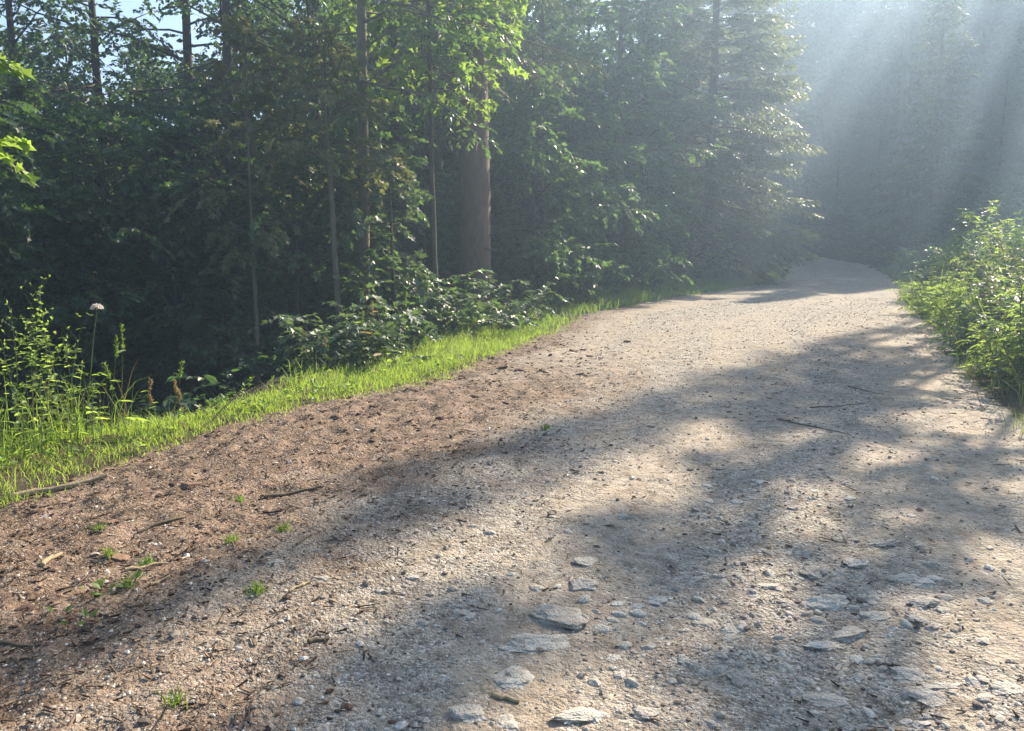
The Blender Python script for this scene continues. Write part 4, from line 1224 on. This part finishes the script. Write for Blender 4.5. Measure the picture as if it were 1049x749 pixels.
for px, D, H, nl, lf, sz, lab in WEEDS:
    p = spot(px, D)
    P, st, fo = herb(rg, H * 1.12, nl, lf, sz)
    t = thing('tall_weed', lab, 'weed', tuple(p), 0, GW)
    st.obj('stem', M['stem_green'], t)
    # side shoots with little buds near the top
    tp = MB(); n = 9
    A = np.array([samp(P, rg.uniform(.62, 1)) for _ in range(n)]); an = rg.uniform(0, 6.28, n)
    B = A + np.stack([np.cos(an) * .07, np.sin(an) * .07, rg.uniform(.05, .12, n)], -1) * H
    if H > .7:
        n2 = 7; kk = rg.uniform(.2, .85, n2); a2 = rg.uniform(0, 6.28, n2)
        put_sprays(fo, np.array([samp(P, v) for v in kk]), np.stack([np.cos(a2), np.sin(a2), rg.uniform(.3, 1.4, n2)], -1), rg.uniform(.08, .18, n2), 5, .042, OVAL, rng=rg)
        sticks(fo, A, B, .0018, 1)
        put_leaves(fo, np.repeat(B, 3, 0), rg.normal(0, 1, (n * 3, 3)) + np.array([0, 0, .6]), rg.normal(0, 1, (n * 3, 3)), rg.uniform(.018, .035, n * 3), OVAL)
    fo.obj('leaves', [M['leaf_herb'], M['stem_green']], t)

# white flower
p = spot(76, 6.1)
t = thing('white_flower', 'single white flower head on a tall thin stalk above the grass', 'flower', tuple(p))
Hf = 1.02
P = np.array([(0.0, 0, -.03), (.03, 0, .2), (.075, .01, .5), (.13, .0, .8), (.175, 0, Hf)])
V, Fq = tube(P, [.005, .0045, .004, .0035, .003], 6); mb = MB(); mb.add(V, Fq, 0, True); mb.obj('stalk', M['stem_green'], t)
mb = MB(); n = 12; k = rg.uniform(.12, .55, n); an = rg.uniform(0, 6.28, n)
put_sprays(mb, np.array([samp(P, v) for v in k]), np.stack([np.cos(an), np.sin(an), rg.uniform(0, .4, n)], -1), rg.uniform(.08, .14, n), 9, .05, LANCE, rng=rg)
mb.obj('leaves', [M['leaf_fresh']], t)
mb = MB(); n = 260
d = nrm(rg.normal(0, 1, (n, 3))); d[:, 2] = np.abs(d[:, 2]) * .9 - .15
put_leaves(mb, P[-1] + np.array([0, 0, .015]) + d * np.array([.034, .034, .03]), d, rg.normal(0, 1, (n, 3)), rg.uniform(.012, .02, n), OVAL)
mb.obj('flower_head', M['petal'], t)

# grass stalks with seed heads
GG = 'tall grass stalks with seed heads on the left verge'
SEEDS = [(101, 6.15, .84, 'tall bending grass stalk right of the white flower'), (109, 6.1, .95, 'straight tall grass stalk right of the white flower'),
         (122, 6.15, .66, 'arching grass stalk behind the straight tall one'), (141, 6.25, .5, 'thin grass stalk in the middle of the grass edge'),
         (166, 6.3, .64, 'dark thin stalk with beaded head by the hollow'), (184, 6.35, .48, 'dry brown feathery grass head leaning right'),
         (174, 6.3, .40, 'short seed stalk left of the feathery head'), (157, 6.3, .36, 'short seed stalk at the lip of the hollow'),
         (366, 9.4, .75, 'grass stalk before the silvery bushes'), (380, 9.6, .9, 'tall pale grass stalk between the silvery bushes'),
         (402, 10.0, .8, 'grass stalk by the loose green bush'), (415, 10.2, .95, 'tall grass stalk at the middle bush'),
         (330, 8.9, .5, 'short grass stalk at the start of the bushes')]
for px, D, H, lab in SEEDS:
    p = spot(px, D); dry = 'dry' in lab or 'pale' in lab
    P, st, fo = herb(rg, H, 3, LANCE, .15 * H + .05, .16, False, .05, .1, .0028)
    t = thing('grass_stalk', lab, 'grass stalk', tuple(p), 0, GG)
    st.V += fo.V; st.F += [(f + st.n, 1, sm) for f, m_, sm in fo.F]; st.n += fo.n
    st.obj('stem', [M['straw' if dry else 'stem_green'], M['straw' if dry else 'grass']], t)
    hd = MB(); n = 60
    k = rg.uniform(.80, 1, n); Q = np.array([samp(P, v) for v in k])
    put_leaves(hd, Q, rg.normal(0, .6, (n, 3)) + np.array([0, 0, 1.0]), rg.normal(0, 1, (n, 3)), rg.uniform(.018, .04, n), LANCE)
    hd.obj('seed_head', M['straw' if (dry or H < .55) else 'grass_shade'], t)

# dry leaning stem at the lip of the hollow
p = spot(206, 6.6)
P = np.array([(0, 0, 0), (.12, .02, .14), (.27, .03, .27), (.36, .04, .33)])
V, Fq = tube(P, [.006, .006, .005, .003], 6); mb = MB(); mb.add(V, Fq, 0, True)
o = mb.obj('dry_stem', M['dry_wood']); o.location = p; tag(o, 'dry brown stem leaning right at the lip of the dark hollow', 'stem')

# upright herb on the right bank and long bents
rgB = np.random.default_rng(5)
for px, D, H, lab in [(986, 13.0, 1.55, 'upright cone shaped herb standing above the right bank bushes'), (1022, 12.6, 1.35, 'second upright herb right of the cone shaped one'),
                      (965, 14.2, 1.15, 'slender herb left of the cone shaped one on the bank'),
                      (948, 16.8, 1.2, 'thin herb at the left end of the bank bushes'), (1006, 11.6, 1.15, 'herb standing up between the two sunny bank bushes'),
                      (1040, 11.0, 1.5, 'tall herb by the brownish bush at the right edge'), (1014, 14.4, 1.6, 'tall herb behind the sunny bank bush'),
                      (1032, 9.0, 1.0, 'short herb above the lush bush near the camera'), (974, 12.2, .85, 'short herb over the drooping herbs at the bank foot')]:
    p = spot(px, D); P, st, fo = herb(rgB, H, int(rgB.integers(15, 26)), LANCE, rgB.uniform(.11, .17), rgB.uniform(.03, .2), True, .15, .1, .006)
    t = thing('bank_herb', lab, 'herb', tuple(p), 0, 'upright herbs on the right bank'); st.obj('stem', M['stem_green'], t); fo.obj('leaves', M['leaf_herb'], t)
for (px, D, H, a, lab) in [(1018, 7.2, 1.2, 2.6, 'long pale grass bent over at the right edge'), (1040, 7.8, 1.3, 2.9, 'long bent grass stalk crossing the bank at right'),
                           (1035, 15.5, 1.5, 1.9, 'pale bare stalk standing above the right bank top')]:
    p = spot(px, D); P = curve_pts((0, 0, -.03), (math.cos(a) * .3, math.sin(a) * .3, 1), H, 9, rgB, .5 if H < 1.4 else .02, .02)
    V, Fq = tube(P, np.linspace(.004, .002, 10), 5); mb = MB(); mb.add(V, Fq, 0, True)
    o = mb.obj('bent_stalk', M['straw']); o.location = p; tag(o, lab, 'grass stalk')

# low plants covering the forest floor
rg = np.random.default_rng(55)
n = 9000
y = rg.uniform(4, 60, n); x = rg.uniform(-32, 34, n)
sl, sr = road_coords(x, y)
m = ((sl > 1.3) & (sl < 18)) | ((sr > .5) & (sr < 24))
x, y = x[m], y[m]; n = len(x)
an = rg.uniform(0, 6.28, n)
mb = MB(); k = 3
O = np.repeat(np.stack([x, y, gz(x, y)], -1), k, 0) + rg.normal(0, .1, (n * k, 3)) * np.array([1, 1, 0]); an = rg.uniform(0, 6.28, n * k)
O[:, 2] += rg.uniform(.05, .35, n * k)
put_sprays(mb, O, np.stack([np.cos(an), np.sin(an), rg.uniform(.0, .9, n * k)], -1), rg.uniform(.25, .5, n * k), 7, .13, OVAL, rng=rg)
o = mb.obj('undergrowth', M['leaf_dark']); tag(o, 'low leafy ground cover on the forest floor', 'undergrowth', kind='stuff')

# ------------------------------------------------------------------ haze volume, added mainly for the lens flare veil, also for distance fading
bpyv = MB()
x0, x1, y0, y1 = -80, 80, -32, 96
zlo = float(GZ.min()) - 1.0; zhi = 24.0
zhi = max(zhi, max((o.matrix_world @ Vector((0, 0, 0))).z for o in COL.objects))
bpy.context.view_layer.update()
for o in COL.objects:
    if o.type == 'MESH':
        zhi = max(zhi, max((o.matrix_world @ Vector(c)).z for c in o.bound_box) + .5)
V = np.array([(x, y, z) for z in (zlo, zhi) for y in (y0, y1) for x in (x0, x1)])
bpyv.add(V, np.array([(0, 2, 3, 1), (4, 5, 7, 6), (0, 1, 5, 4), (2, 6, 7, 3), (0, 4, 6, 2), (1, 3, 7, 5)]))
hm, nt = newmat('haze_mat')
pv = nd(nt, 'ShaderNodeVolumePrincipled'); pv.inputs['Color'].default_value = (.52, .73, 1, 1); pv.inputs['Density'].default_value = .0052
pv.inputs['Anisotropy'].default_value = .6
out = nd(nt, 'ShaderNodeOutputMaterial'); nt.links.new(pv.outputs[0], out.inputs['Volume'])
hz = bpyv.obj('haze', hm); tag(hz, kind='stuff')
hz['label'] = 'haze volume added for the lens flare veil and for fading the far forest'; hz['category'] = 'haze'

# ------------------------------------------------------------------ light, sky, camera
w = bpy.data.worlds.new('World'); scene.world = w; w.use_nodes = True
nt = w.node_tree; bg = nt.nodes['Background']
sky = nt.nodes.new('ShaderNodeTexSky'); sky.sky_type = 'NISHITA'; sky.sun_disc = False
sky.sun_elevation = SUN_EL; sky.sun_rotation = SUN_AZ
nt.links.new(sky.outputs[0], bg.inputs[0]); bg.inputs[1].default_value = .075

sd = bpy.data.lights.new('sun', 'SUN'); sd.energy = 5.0; sd.angle = R(.6); sd.color = (1, .855, .665)
so_ = bpy.data.objects.new('sun', sd); COL.objects.link(so_)
S = Vector((math.sin(SUN_AZ) * math.cos(SUN_EL), math.cos(SUN_AZ) * math.cos(SUN_EL), math.sin(SUN_EL)))
so_.rotation_euler = S.to_track_quat('Z', 'Y').to_euler(); so_.location = (12, 14, 16)

cd = bpy.data.cameras.new('camera'); cam = bpy.data.objects.new('camera', cd); COL.objects.link(cam)
cd.sensor_fit = 'HORIZONTAL'; cd.sensor_width = 36; cd.lens = 36 * F_PX / 1049
cd.clip_start = .05; cd.clip_end = 1000
cam.location = CAM; cam.rotation_euler = (math.pi / 2 - PITCH, 0, 0)
scene.camera = cam

vs = scene.view_settings
scene.display_settings.display_device = 'sRGB'
vs.view_transform = 'Standard'; vs.look = 'None'; vs.gamma = 1; vs.exposure = 1.78; vs.use_curve_mapping = False
cy = scene.cycles
cy.max_bounces = 5; cy.diffuse_bounces = 3; cy.glossy_bounces = 1; cy.transmission_bounces = 4; cy.volume_bounces = 0; cy.transparent_max_bounces = 4
cy.use_denoising = True
cy.sample_clamp_indirect = 4
cy.use_adaptive_sampling = True; cy.adaptive_threshold = .02
